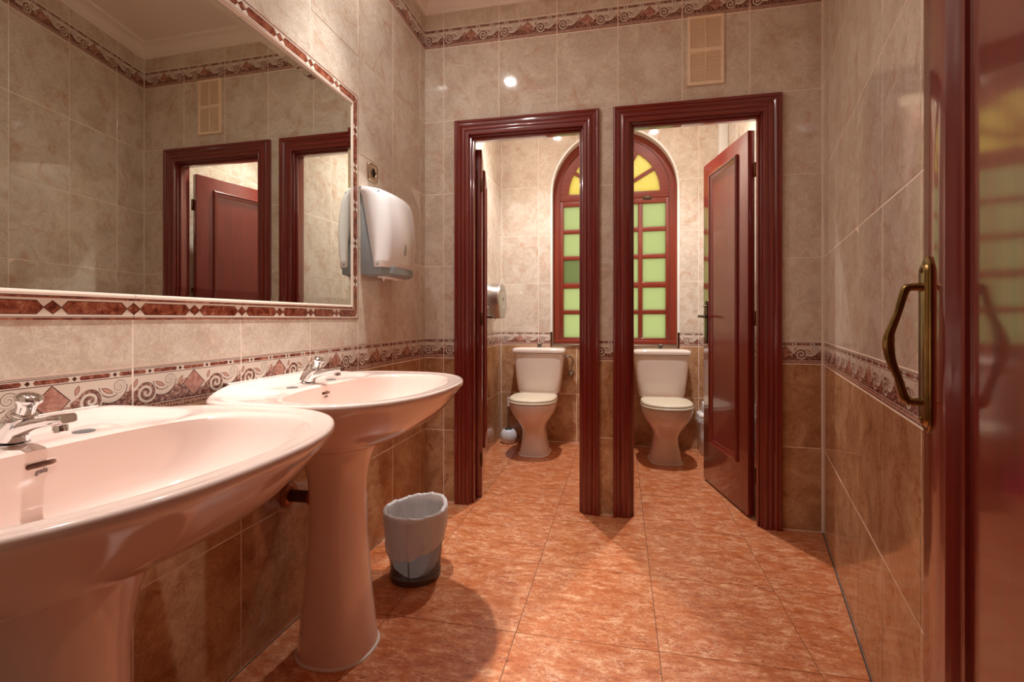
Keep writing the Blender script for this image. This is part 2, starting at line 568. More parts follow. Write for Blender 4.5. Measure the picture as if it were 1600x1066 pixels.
def glass_mat():
    """hammered stained glass; each pane carries its own glass colour as object colour"""
    m, nt, p = new_mat('hammered_window_glass')
    out = nt.nodes['Material Output']
    oi = nt.nodes.new('ShaderNodeObjectInfo')
    tc, v = obj_coords(nt, False)
    h = noise(nt, v, 75.0, 3, 0.5, 0.6)
    tl = nt.nodes.new('ShaderNodeBsdfTranslucent'); nt.links.new(oi.outputs['Color'], tl.inputs['Color'])
    gl = nt.nodes.new('ShaderNodeBsdfGlossy'); gl.inputs['Roughness'].default_value = 0.22
    mx = nt.nodes.new('ShaderNodeMixShader'); mx.inputs[0].default_value = 0.05
    nt.links.new(tl.outputs[0], mx.inputs[1]); nt.links.new(gl.outputs[0], mx.inputs[2])
    nt.links.new(mx.outputs[0], out.inputs['Surface'])
    b = nt.nodes.new('ShaderNodeBump'); b.inputs['Strength'].default_value = 0.8; b.inputs['Distance'].default_value = 0.004
    nt.links.new(h, b.inputs['Height']); nt.links.new(b.outputs['Normal'], gl.inputs['Normal']); nt.links.new(b.outputs['Normal'], tl.inputs['Normal'])
    return m
M_PANE = glass_mat()
m_, nt_, p_ = new_mat('silvered_mirror')
setp(p_, color=(0.66, 0.68, 0.62), rough=0.005, metal=1.0)
M_MIRROR = m_
m_, nt_, p_ = new_mat('lamp_lens')
setp(p_, color=(1, 1, 1), rough=0.3, emit=(1.0, 0.97, 0.93), emit_s=480.0)
M_LENS = m_

# ------------------------------------------------------------------ setting: dimensions
XL, YB, YF, ZC = -1.078, 2.543, 0.12, 2.80
RX, RANG = 0.945, math.radians(14.0)                # far right corner, lean of the right wall
YS, XSL, XSR = 3.97, -1.00, 0.80                    # stall back wall, stall side walls
WT = 0.08                                           # partition thickness
DIV = (-0.10, -0.02)                                # divider between the stalls
ROWS = [(0.004, 0.401, 'low'), (0.401, 0.802, 'low'), (0.802, 0.802 + BH, 'band'), (0.911, 1.314, 'up'), (1.314, 1.716, 'up'),
        (1.716, 2.120, 'up'), (2.120, 2.531, 'up'), (2.531, 2.531 + BH, 'band'), (2.640, 2.80, 'up')]
ROWMAT = {'low': M_LOW, 'up': M_UP, 'band': M_BORDER}
_tile_cache = {}

def slab(name, u0, u1, z0, z1, holes, yf, yb, mat, parent, ou=0.0, oz=0.0, chamfer=0.0):
    """upright slab with openings; holes: (ua, ub, zbottom, top function, fine); vertices relative to (ou, oz)"""
    key = None
    hs = [h for h in holes if h[0] < u1 - 1e-6 and h[1] > u0 + 1e-6 and h[2] < z1 - 1e-6]
    hs = [h for h in hs if max(h[3](u) for u in [max(u0, h[0]), min(u1, h[1]), (max(u0, h[0]) + min(u1, h[1])) / 2]) > z0 + 1e-6]
    if not hs:
        key = (round(u0 - ou, 4), round(u1 - ou, 4), round(z0 - oz, 4), round(z1 - oz, 4), mat.name, chamfer, yf, yb)
        if key in _tile_cache:
            o = D.objects.new(name, _tile_cache[key]); link(o, parent); return o
        c = chamfer
        a, b, e, f = u0 - ou, u1 - ou, z0 - oz, z1 - oz
        V = [(a + c, yf, e + c), (b - c, yf, e + c), (b - c, yf, f - c), (a + c, yf, f - c)]
        F = [(0, 1, 2, 3)]
        k = 0
        if c > 0:
            V += [(a, yf + c, e), (b, yf + c, e), (b, yf + c, f), (a, yf + c, f)]
            F += [(k, k + 4, (k + 1) % 4 + 4, (k + 1) % 4) for k in range(4)]
            k = 4
        V += [(a, yb, e), (b, yb, e), (b, yb, f), (a, yb, f)]
        n = len(V) - 4
        F += [(k + i, n + i, n + (i + 1) % 4, k + (i + 1) % 4) for i in range(4)] + [(n + 3, n + 2, n + 1, n)]
        o = mesh(name, V, F, mat, parent)
        _tile_cache[key] = o.data
        return o
    cuts = {u0, u1}
    for ua, ub, zb, top, fine in hs:
        a, b = max(u0, ua), min(u1, ub)
        cuts |= {a, b}
        if fine:
            n = max(1, int((b - a) / fine))
            cuts |= {a + (b - a) * i / n for i in range(n + 1)}
    cuts = sorted(cuts)
    V, F, idx = [], [], {}
    def vid(u, z):
        k = (round(u, 5), round(z, 5))
        if k not in idx:
            idx[k] = len(V); V.append((u - ou, yf, z - oz))
        return idx[k]
    for a, b in zip(cuts, cuts[1:]):
        if b - a < 1e-5: continue
        mid = (a + b) / 2
        hh = [h for h in hs if h[0] - 1e-9 < mid < h[1] + 1e-9]
        if not hh:
            F.append((vid(a, z0), vid(b, z0), vid(b, z1), vid(a, z1))); continue
        ua, ub, zb, top, fine = hh[0]
        if zb > z0 + 1e-5:
            t = min(z1, zb)
            F.append((vid(a, z0), vid(b, z0), vid(b, t), vid(a, t)))
        ta, tb = min(z1, max(z0, top(a))), min(z1, max(z0, top(b)))
        if z1 - ta > 1e-5 or z1 - tb > 1e-5:
            q = [vid(a, ta), vid(b, tb), vid(b, z1), vid(a, z1)]
            q2 = []
            for i in q:
                if i not in q2: q2.append(i)
            if len(q2) >= 3: F.append(tuple(q2))
    if not F: return None
    n = len(V)
    V += [(x, yb, z) for x, y, z in V]
    from collections import Counter
    ec = Counter(frozenset((f[i], f[(i + 1) % len(f)])) for f in F for i in range(len(f)))
    side = [(f[i], f[i] + n, f[(i + 1) % len(f)] + n, f[(i + 1) % len(f)]) for f in F for i in range(len(f)) if ec[frozenset((f[i], f[(i + 1) % len(f)]))] == 1]
    back = [tuple(i + n for i in reversed(f)) for f in F]
    return mesh(name, V, F + side + back, mat, parent)

def wall(name, label, P0, ang, length, off, holes=(), thick=WT, ext=(0.0, 0.0), rows=ROWS, tiles=True, ztop=ZC, umin=0.0):
    """tiled wall; P0 its left end seen from the room, ang its direction, off the first tile joint"""
    root = slab(name, -ext[0], length + ext[1], 0.0, ztop, holes, 0.0007, thick, M_GROUT if tiles else M_PAINT, None)
    root.location = (P0[0], P0[1], 0); root.rotation_euler = (0, 0, ang)
    tag(root, label, 'wall', kind='structure')
    if not tiles: return root
    k0 = math.floor((0 - off) / TW)
    g = 0.0020
    for z0, z1, kind in rows:
        for k in range(k0, int(length / TW) + 3):
            n0 = off + k * TW
            a, b = max(n0, umin), min(n0 + TW, length)
            if b - a < 0.008: continue
            t = slab('border_tile' if kind == 'band' else 'wall_tile', a + (g if a > umin + 1e-6 else 0.0006), b - (g if b < length - 1e-6 else 0.0006), z0 + g, z1 - g, holes, 0.0, 0.005, ROWMAT[kind], root, n0, z0, 0.0007)
            if t is None: continue
            t.location = (n0, random.uniform(-0.0004, 0.0), z0)
            t.rotation_euler = (random.uniform(-1, 1) * 0.0016, 0, random.uniform(-1, 1) * 0.0016)
    return root

# --- left wall with the mirror zone left free
MIR = dict(y0=0.886 - 2 * TW, y1=0.886 + 3 * TW, z0=1.018, z1=1.953)
wall('wall_left', 'pale tiled wall behind the pink washbasins, with a scroll border band', (XL, YF), PI / 2, YB - YF, 0.886 - YF,
     holes=[(MIR['y0'] - YF, MIR['y1'] - YF, MIR['z0'], lambda u: MIR['z1'], 0)], ext=(WT, WT))
# make the wall solid behind the mirror
box('mirror_backing', (XL - 0.03, MIR['y0'] - 0.01, MIR['z0'] - 0.01), (XL - 0.018, MIR['y1'] + 0.01, MIR['z1'] + 0.01), M_GROUT, D.objects['wall_left']).matrix_parent_inverse = Matrix.LocRotScale(Vector((XL, YF, 0)), Matrix.Rotation(PI / 2, 3, 'Z'), None).inverted()

# --- partition wall with the two stall doorways
OPL, OPR = (-0.826, -0.180, 2.040), (0.034, 0.690, 2.040)
wall('wall_back', 'tiled partition wall pierced by the two stall doorways', (XL, YB), 0.0, RX - XL, -0.966 - XL,
     holes=[(OPL[0] - XL, OPL[1] - XL, -1, lambda u: OPL[2], 0), (OPR[0] - XL, OPR[1] - XL, -1, lambda u: OPR[2], 0)], ext=(0, 0.10))
RLEN = (YB - YF) / math.cos(RANG)
wall('wall_right', 'slanting tiled wall beside the open entrance door', (RX, YB), -PI / 2 - RANG, RLEN, 0.213, ext=(0.02, WT))

# --- stalls
WXC, WR, WSPR, WBOT = -0.058, 0.507, 2.062, 0.800   # arched window opening
def arch_top(x):
    d = WR * WR - (x - WXC) ** 2
    return WSPR + (math.sqrt(d) if d > 0 else 0.0)
warch = (WXC - WR, WXC + WR, WBOT, arch_top, 0.02)
def shift_hole(h, x0):
    return (h[0] - x0, h[1] - x0, h[2], lambda u: h[3](u + x0), h[4])
wall('wall_stall_left', 'tiled side wall of the left stall holding the steel paper dispenser', (XSL, YB + WT), PI / 2, YS - YB - WT, 0.10, ext=(0, WT))
wall('wall_stall_back', 'tiled end wall of the stalls around the arched window', (XSL, YS), 0.0, XSR - XSL, 0.328 - TW, holes=[shift_hole(warch, XSL)], ext=(WT, WT), thick=0.16)
wall('wall_stall_right', 'tiled side wall of the right stall behind its open door', (XSR, YS), -PI / 2, YS - YB - WT, 0.12, ext=(WT, 0))
DL = YS + 0.085 - YB - WT
wall('wall_divider_left', 'tiled face of the stall divider towards the left toilet', (DIV[0], YS + 0.085), -PI / 2, DL, 0.05, thick=0.04)
wall('wall_divider_right', 'tiled face of the stall divider towards the right toilet', (DIV[1], YB + WT), PI / 2, DL, 0.05, thick=0.04)

# --- entrance side, behind the camera
DJ = (-0.47, 0.285, 2.05)
box_w = slab('wall_front', XL - WT, RX - (YB - YF) * math.tan(RANG) + 0.02, 0, ZC, [(DJ[0], DJ[1], -1, lambda u: DJ[2], 0)], -0.10, 0.0, M_PAINT, None)
box_w.location = (0, YF, 0)
tag(box_w, 'plain entrance wall with the doorway the view looks in through', 'wall', kind='structure')
for nm, lo, hi, lb in (('wall_hall_left', (-1.18, -1.3, 0), (-1.10, 0.02, ZC), 'plain left side wall of the entrance lobby'),
                       ('wall_hall_right', (0.90, -1.3, 0), (0.98, 0.10, ZC), 'plain right side wall of the entrance lobby'),
                       ('wall_hall_end', (-1.18, -1.38, 0), (0.98, -1.3, ZC), 'plain end wall of the entrance lobby'),
                       ('wall_hall_front', (0.36, 0.02, 0), (0.98, 0.10, ZC), 'plain lobby wall beside the entrance doorway')):
    tag(box(nm, lo, hi, M_PAINT), lb, 'wall', kind='structure')

# --- floor
def clip(poly, a, b):
    out = []
    side = lambda p: (b[0] - a[0]) * (p[1] - a[1]) - (b[1] - a[1]) * (p[0] - a[0])
    for i in range(len(poly)):
        p, q = poly[i], poly[(i + 1) % len(poly)]
        sp, sq = side(p), side(q)
        if sp >= 0: out.append(p)
        if (sp >= 0) != (sq >= 0):
            t = sp / (sp - sq)
            out.append((p[0] + t * (q[0] - p[0]), p[1] + t * (q[1] - p[1])))
    return out
rx0 = RX - (YB + 1.3) * math.tan(RANG)
FPOLY = [(XL + 0.002, -1.29), (RX - (YB - YF) * math.tan(RANG) + 0.5, -1.29), (RX - (YB - YF) * math.tan(RANG) + 0.5, YF - 0.1)]
floor = box('floor', (-1.2, -1.38, -0.12), (1.1, YS + 0.16, -0.0016), M_GROUT_F)
tag(floor, 'floor of mottled orange ceramic tiles with thin dark joints', 'floor', kind='structure')
FP = 0.4485
room = [(XL + 0.003, YF), (RX - (YB - YF) * math.tan(RANG) - 0.005, YF), (RX - 0.005, YB), (RX, YS), (XL + 0.003, YS)]
lobby = [(XL, -1.3), (0.9, -1.3), (0.9, YF), (XL, YF)]
for i in range(-2, 6):
    for j in range(-4, 9):
        x0, y0 = -0.782 + (i - 1) * FP, 1.532 + (j - 3) * FP
        for reg in (room, lobby):
            g = 0.0010
            poly = [(x0 + g, y0 + g), (x0 + FP - g, y0 + g), (x0 + FP - g, y0 + FP - g), (x0 + g, y0 + FP - g)]
            for k in range(len(reg)):
                if len(poly) < 3: break
                poly = clip(poly, reg[k], reg[(k + 1) % len(reg)])
            if len(poly) < 3: continue
            area = abs(sum(poly[k][0] * poly[(k + 1) % len(poly)][1] - poly[(k + 1) % len(poly)][0] * poly[k][1] for k in range(len(poly)))) / 2
            if area < 0.0004: continue
            n = len(poly)
            V = [(p[0] - x0, p[1] - y0, 0.0) for p in poly] + [(p[0] - x0, p[1] - y0, -0.006) for p in poly]
            F = [tuple(range(n))] + [(k, (k + 1) % n, n + (k + 1) % n, n + k) for k in range(n)] + [tuple(range(2 * n - 1, n - 1, -1))]
            mesh('floor_tile', V, F, M_FLOOR, floor, (x0, y0, random.uniform(-0.0003, 0)))

# --- ceiling and cornice
ceil = box('ceiling', (-1.3, -1.4, ZC), (1.2, YS + 0.2, ZC + 0.06), M_CEIL)
tag(ceil, 'plain cream painted ceiling', 'ceiling', kind='structure')
def sweep_trim(name, path, prof, mat, label, closed=False):
    """path: plan points with the room on the right-hand side; prof: (distance from wall, z)"""
    n = len(path); rings = []
    for i in range(n):
        p = Vector(path[i])
        d0 = (p - Vector(path[i - 1])).normalized() if i else None
        d1 = (Vector(path[i + 1]) - p).normalized() if i < n - 1 else None
        d0 = d0 or d1; d1 = d1 or d0
        n0, n1 = Vector((d0.y, -d0.x)), Vector((d1.y, -d1.x))
        m = (n0 + n1) / (1 + n0.dot(n1))
        rings.append([Vector((p.x + m.x * q, p.y + m.y * q, z)) for q, z in prof])
    return tag(loft(name, rings, mat, None, True, True, smooth=True, angle=30), label, 'cornice', kind='structure')
cprof = [(0.0, ZC), (0.0, 2.722), (0.010, 2.722), (0.012, 2.734), (0.020, 2.738)] + \
        [(0.020 + 0.038 * (1 - math.cos(a * PI / 2 / 6)), 2.738 + 0.042 * math.sin(a * PI / 2 / 6)) for a in range(1, 7)] + [(0.070, 2.782), (0.072, ZC)]
sweep_trim('trim_1', [(XL, YF), (XL, YB), (RX, YB), (RX - (YB - YF) * math.tan(RANG), YF)], cprof, M_CEIL, 'cream plaster cornice running around the ceiling of the washroom')

# ------------------------------------------------------------------ door frames
def door_frame(name, label, op, ydepth):
    """moulded architrave on the room face plus lining boards"""
    x0, x1, zt = op
    root = empty(name, ((x0 + x1) / 2, YB, 0), 0, label, 'door frame', kind='structure')
    cx = (x0 + x1) / 2
    i0, i1, it = x0 + 0.012 - cx, x1 - 0.012 - cx, zt - 0.012          # inner edge of the architrave
    # profile: (distance outward from the inner edge, height off the wall)
    pr = [(0.0, 0.0), (0.0, 0.016), (0.003, 0.019), (0.016, 0.020), (0.018, 0.016), (0.022, 0.0155)]
    pr += [(0.022 + 0.012 * (1 - math.cos(t * PI / 6)) , 0.0155 + 0.006 * math.sin(t * PI / 6)) for t in range(1, 7)]
    pr += [(0.048, 0.0165), (0.050, 0.019), (0.056, 0.0225), (0.062, 0.0225), (0.066, 0.020), (0.068, 0.0225), (0.075, 0.0245), (0.081, 0.023), (0.084, 0.018), (0.084, 0.0)]
    L = [Vector((i0 - q, -h - 0.0005, 0)) for q, h in pr]
    LT = [Vector((i0 - q, -h - 0.0005, it + q)) for q, h in pr]
    R = [Vector((i1 + q, -h - 0.0005, 0)) for q, h in pr]
    RT = [Vector((i1 + q, -h - 0.0005, it + q)) for q, h in pr]
    loft('architrave', [L, LT], WOOD['z'], root, True, True, angle=25)
    loft('architrave', [R, RT], WOOD['z'], root, True, True, angle=25)
    loft('architrave_head', [LT, RT], WOOD['x'], root, True, True, angle=25)
    # lining with a rebate
    t = 0.021
    a0, a1 = x0 - cx, x1 - cx
    box('jamb', (a0, -0.002, 0), (a0 + t, ydepth, zt), WOOD['z'], root, 0.0015)
    box('jamb', (a1 - t, -0.002, 0), (a1, ydepth, zt), WOOD['z'], root, 0.0015)
    box('head', (a0 + t, -0.002, zt - t), (a1 - t, ydepth, zt), WOOD['x'], root, 0.0015)
    for s, (u, w) in (('z', (a0 + t, 1)), ('z', (a1 - t, -1))):
        lo, hi = sorted((u, u + w * 0.012))
        box('door_stop', (lo, 0.012, 0), (hi, 0.038, zt - t), WOOD['z'], root, 0.0015)
    box('door_stop', (a0 + t + 0.012, 0.012, zt - t - 0.012), (a1 - t - 0.012, 0.038, zt - t), WOOD['x'], root, 0.0015)
    return root
door_frame('trim_2', 'dark red mahogany door frame around the left stall doorway', OPL, WT + 0.006)
door_frame('trim_3', 'dark red mahogany door frame around the right stall doorway', OPR, WT + 0.006)

def moulding_ring(name, x0, x1, z0, z1, y, sgn, parent, prof, mat):
    """rectangular raised moulding on a face at y, standing off in direction sgn"""
    rings = []
    for (cx, cz, dx, dz) in ((x0, z0, 1, 1), (x1, z0, -1, 1), (x1, z1, -1, -1), (x0, z1, 1, -1)):
        rings.append([Vector((cx + dx * q, y + sgn * h, cz + dz * q)) for q, h in prof])
    rings.append(rings[0])
    v, f = loft_data(rings, closed=True)
    return mesh(name, v, f, mat, parent, smooth=True, angle=25)

def door_leaf(name, label, hinge, ang, w, h, t, side, stile, zb, zt_, mould, handle, sunk=0.0):
    """leaf in local x from the hinge, thickness t to local y = side*t; handle(root) adds furniture"""
    root = empty(name, hinge, ang, label, 'door', kind='structure')
    y0, y1 = (0, t) if side > 0 else (-t, 0)
    if sunk:
        box('stile', (0, y0, 0.012), (stile, y1, h), WOOD['z'], root, 0.002)
        box('stile', (w - stile, y0, 0.012), (w, y1, h), WOOD['z'], root, 0.002)
        box('rail', (stile, y0, 0.012), (w - stile, y1, zb), WOOD['x'], root, 0.001)
        box('rail', (stile, y0, zt_), (w - stile, y1, h), WOOD['x'], root, 0.001)
        box('panel', (stile - 0.005, y0 + sunk, zb - 0.005), (w - stile + 0.005, y1 - sunk, zt_ + 0.005), WOOD['z'], root)
        for (yy, sg) in ((y0, -1), (y1, 1)):
            moulding_ring('panel_moulding', stile, w - stile, zb, zt_, yy, sg, root, mould, WOOD['z'])
        handle(root, y0, y1)
        return root
    box('leaf', (0, y0, 0.012), (w, y1, h), WOOD['z'], root, 0.002)
    for (yy, sg) in ((y0, -1), (y1, 1)):
        moulding_ring('panel_moulding', stile, w - stile, zb, zt_, yy, sg, root, mould, WOOD['z'])
        bm = bmesh.new()
        q = mould[-1][0]
        add_box(bm, (stile + q - 0.002, yy - 0.0005, zb + q - 0.002), (w - stile - q + 0.002, yy + sg * 0.0015 if sg > 0 else yy + 0.0005, zt_ - q + 0.002))
        if sg < 0:
            for v in bm.verts: v.co.y = yy - 0.0015 if abs(v.co.y - (yy - 0.0005)) < 1e-6 else v.co.y
        from_bm('panel', bm, WOOD['z'], root)
    handle(root, y0, y1)
    return root
MOULD = [(0.0, 0.0), (0.0, 0.009), (0.003, 0.014), (0.008, 0.0165), (0.013, 0.0145), (0.016, 0.009), (0.022, 0.0075), (0.026, 0.005), (0.033, 0.0035), (0.036, 0.001)]

def hinges(root, zs, x, y):
    for z in zs:
        kn = lathe('hinge', [(0.0055, z - 0.036), (0.0065, z - 0.034), (0.0065, z + 0.034), (0.0055, z + 0.036), (0.003, z + 0.040)], M_HINGE, root, 12, cap=True)
        kn.location = (x, y, 0)
        box('hinge_plate', (0.0, -0.0012, z - 0.036), (0.0012, 0.0012, z + 0.036), M_HINGE, kn)

def lever_set(root, w, y0, y1):
    for yy, sg in ((y0, -1), (y1, 1)):
        prof = superell(0, 0, 0.019, 0.135, 5, 0, 40)
        rings = [[Vector((w - 0.052 + p.x * s, yy + sg * d, 1.000 + p.y * (1 - (1 - s) * 0.15))) for p in prof] for s, d in ((1, 0), (1, 0.004), (0.86, 0.0065))]
        pl = loft('handle_plate', rings, M_BRONZE, root, False, True, angle=30)
        tube('lever', smooth_path([(w - 0.052, yy + sg * 0.004, 1.035), (w - 0.052, yy + sg * 0.040, 1.035), (w - 0.058, yy + sg * 0.050, 1.035), (w - 0.075, yy + sg * 0.053, 1.036), (w - 0.165, yy + sg * 0.050, 1.030)], 5),
             [0.009] * 6 + [0.0085] * 5 + [0.008] * 5 + [0.0075] * 4 + [0.006], M_BRONZE, pl)
        tube('thumb_turn', [(w - 0.052, yy + sg * 0.005, 1.098), (w - 0.052, yy + sg * 0.022, 1.098)], [0.009, 0.007], M_CHROME, pl)

# left stall door, folded almost edge-on against the side wall
def furn_l(root, y0, y1):
    hinges(root, (0.22, 1.02, 1.78), -0.006, y0 + 0.002)
    lever_set(root, 0.595, y0, y1)
door_leaf('door_1', 'red mahogany stall door swung open, seen edge-on in the left stall', (-0.773, 2.640, 0), PI / 2 + math.radians(14.0), 0.595, 1.985, 0.040, 1, 0.110, 0.255, 1.90, MOULD, furn_l)
# right stall door
def furn_r(root, y0, y1):
    hinges(root, (0.22, 1.02, 1.78), -0.006, y0 + 0.002)
    lever_set(root, 0.595, y0, y1)
    for c in root.children:
        pass
door_leaf('door_2', 'red mahogany panelled stall door standing half open in the right stall', (0.637, 2.650, 0), PI / 2 + math.radians(11.8), 0.595, 1.985, 0.036, -1, 0.110, 0.255, 1.90, MOULD, furn_r)

# entrance door, folded back along the slanting wall
def furn_e(root, y0, y1):
    w = 0.72
    yy = y1                                      # face towards the room
    zc, hl = 0.982, 0.130
    xc = w - 0.0245
    def plate(s, d):
        n = 12; pts = []
        r = 0.021 * s
        H = hl - (1 - s) * 0.02
        for k in range(n + 1):
            a = PI * k / n
            pts.append((xc + r * math.cos(a), zc + H - 0.021 + r * math.sin(a)))
        for k in range(n + 1):
            a = PI + PI * k / n
            pts.append((xc + r * math.cos(a), zc - H + 0.021 + r * math.sin(a)))
        return [Vector((x, yy + d, z)) for x, z in pts]
    pl = loft('handle_plate', [plate(1, 0), plate(1, 0.003), plate(0.92, 0.0045), plate(0.80, 0.0045), plate(0.74, 0.0075), plate(0.68, 0.0085)], M_BRASS, root, False, True, angle=30)
    zt, zb = zc + 0.085, zc - 0.085
    pts = [(xc, yy + 0.007, zt), (xc, yy + 0.021, zt), (xc, yy + 0.028, zt - 0.005), (xc, yy + 0.037, zt - 0.040), (xc, yy + 0.0455, zt - 0.066), (xc, yy + 0.0475, zc + 0.008), (xc, yy + 0.0475, zc - 0.006),
           (xc, yy + 0.044, zb + 0.058), (xc, yy + 0.036, zb + 0.035), (xc, yy + 0.028, zb + 0.005), (xc, yy + 0.021, zb), (xc, yy + 0.007, zb)]
    rad = [0.0065, 0.0055, 0.0060, 0.0052, 0.0064, 0.0078, 0.0078, 0.0064, 0.0052, 0.0060, 0.0055, 0.0065]
    P = smooth_path(pts, 5); Rr = []
    for i in range(len(P)):
        f = i / 5.0; k = min(int(f), len(rad) - 2); Rr.append(rad[k] + (rad[k + 1] - rad[k]) * (f - k))
    tube('pull_handle', P, Rr, M_BRASS, pl, 14)
    for z in (zc + 0.110, zc - 0.110):
        lathe('screw', [(0.0042, 0), (0.0042, 0.0015), (0.002, 0.0028), (0.0, 0.003)], M_BRASS, pl, 12, M=axis_matrix((xc, yy + 0.008, z), (0, 1, 0)))
    for z in (0.22, 1.02, 1.78):
        kn = lathe('hinge', [(0.0065, z - 0.04), (0.0065, z + 0.04)], M_BRASS, root, 12, cap=True)
        kn.location = (-0.004, y1, 0)
EMOULD = [(-0.001, -0.019), (-0.001, -0.001), (0.001, 0.001), (0.003, 0.0), (0.014, -0.0115), (0.017, -0.0125), (0.019, -0.0105), (0.023, -0.010), (0.027, -0.0115), (0.029, -0.0165), (0.034, -0.0165), (0.036, -0.0140), (0.038, -0.0165), (0.038, -0.019)]
eh = Vector((0.449, 0.840, 0)) - 0.72 * Vector((math.sin(RANG), math.cos(RANG), 0))
door_leaf('door_3', 'glossy red mahogany entrance door with a brass pull handle, folded open along the wall', tuple(eh), PI / 2 - RANG, 0.72, 2.02, 0.045, -1, 0.094, 0.16, 1.88, EMOULD, furn_e, 0.0165)

# ------------------------------------------------------------------ arched window
def arc_pts(r, n, z=WSPR, a0=0.0, a1=PI):
    return [(WXC + r * math.cos(a0 + (a1 - a0) * k / n), z + r * math.sin(a0 + (a1 - a0) * k / n)) for k in range(n + 1)]
def u_path(r, zb, n=40):
    return [(WXC + r, zb)] + arc_pts(r, n) + [(WXC - r, zb)]
def arch_band(name, r0, r1, zb, y0, y1, mat, parent, n=40):
    """arch-shaped frame between radii r0 < r1 with legs down to zb"""
    A, B = u_path(r1, zb, n), u_path(r0, zb, n)
    rings = [[Vector((a[0], y0, a[1])), Vector((b[0], y0, b[1])), Vector((b[0], y1, b[1])), Vector((a[0], y1, a[1]))] for a, b in zip(A, B)]
    v, f = loft_data(rings, True, True)
    return mesh(name, v, f, mat, parent, smooth=True, angle=35)
win = empty('window_1', (WXC, YS + 0.06, WBOT), 0, 'arched mahogany window with yellow and green hammered glass panes', 'window', kind='structure')
wroot = win
inv = Matrix.Translation(Vector(win.location)).inverted()
def W(o):
    o.matrix_parent_inverse = inv
    return o
FY0, FY1 = YS + 0.085, YS + 0.145
W(arch_band('reveal', WR - 0.006, WR + 0.002, WBOT, YS - 0.004, YS + 0.15, M_WHITE_PAINT, wroot))
W(arch_band('edge_trim', WR - 0.012, WR + 0.004, 0.912, YS - 0.010, YS - 0.001, M_WHITE_PAINT, wroot))
for s in (-1, 1):
    lo, hi = sorted((WXC + s * (WR - 0.010), WXC + s * (WR + 0.004)))
    W(box('lower_edge_trim', (lo, YS - 0.010, WBOT - 0.012), (hi, YS - 0.001, 0.912), M_HINGE, wroot))
W(arch_band('outer_frame', 0.447, WR - 0.006, WBOT + 0.012, FY0, FY1, M_WIN_WOOD['z'], wroot))
W(box('frame_sill', (WXC - 0.50, FY0 - 0.006, WBOT + 0.012), (WXC + 0.50, FY1, WBOT + 0.046), M_WIN_WOOD['x'], wroot, 0.003))
W(box('sill_strip', (WXC - 0.50, YS - 0.008, WBOT - 0.012), (WXC + 0.50, FY1, WBOT + 0.010), M_NICKEL, wroot, 0.002))
# fan light
SY0, SY1 = FY0 + 0.008, FY0 + 0.048
FB_Z = WSPR
W(arch_band('fan_arch', 0.372, 0.445, WSPR, SY0, SY1, M_WIN_WOOD['x'], wroot))
W(box('fan_rail', (WXC - 0.445, SY0, WSPR - 0.052), (WXC + 0.445, SY1, WSPR + 0.004), M_WIN_WOOD['x'], wroot, 0.002))
hubR = 0.135
hub = arc_pts(hubR, 20); hub2 = arc_pts(hubR - 0.03, 20)
v, f = loft_data([[Vector((a[0], SY0, a[1])), Vector((b[0], SY0, b[1])), Vector((b[0], SY1, b[1])), Vector((a[0], SY1, a[1]))] for a, b in zip(hub, hub2)], True, True)
W(mesh('fan_hub', v, f, M_WIN_WOOD['x'], wroot, smooth=True, angle=35))
for k in range(1, 6):
    a = PI * k / 6
    bm = bmesh.new()
    add_box(bm, (hubR - 0.012, SY0 + 0.003, -0.014), (0.380, SY1 - 0.003, 0.014), 0.002, 1)
    bmesh.ops.transform(bm, matrix=Matrix.Translation((WXC, 0, WSPR)) @ Matrix.Rotation(-a, 4, 'Y'), verts=bm.verts)
    W(from_bm('fan_spoke', bm, M_WIN_WOOD['x'], wroot))
GY = (SY0 + SY1) / 2
def pane(poly, col, name='pane'):
    n = len(poly)
    V = [(x, GY - 0.002, z) for x, z in poly] + [(x, GY + 0.002, z) for x, z in poly]
    F = [tuple(range(n)), tuple(range(2 * n - 1, n - 1, -1))] + [(k, n + k, n + (k + 1) % n, (k + 1) % n) for k in range(n)]
    o = W(mesh(name, V, F, M_PANE, wroot))
    o.color = (*[c ** 0.5 for c in col], 1)              # light passes both faces of the pane
    return o
for k in range(6):
    a0, a1 = PI * k / 6, PI * (k + 1) / 6
    outer = arc_pts(0.376, 8, a0=a0, a1=a1); inner = arc_pts(hubR - 0.006, 5, a0=a0, a1=a1)
    c = srgb(236, 208, 92)
    pane(outer + inner[::-1], c)
pane([(WXC - 0.11, WSPR)] and arc_pts(hubR - 0.024, 14), srgb(236, 208, 92))
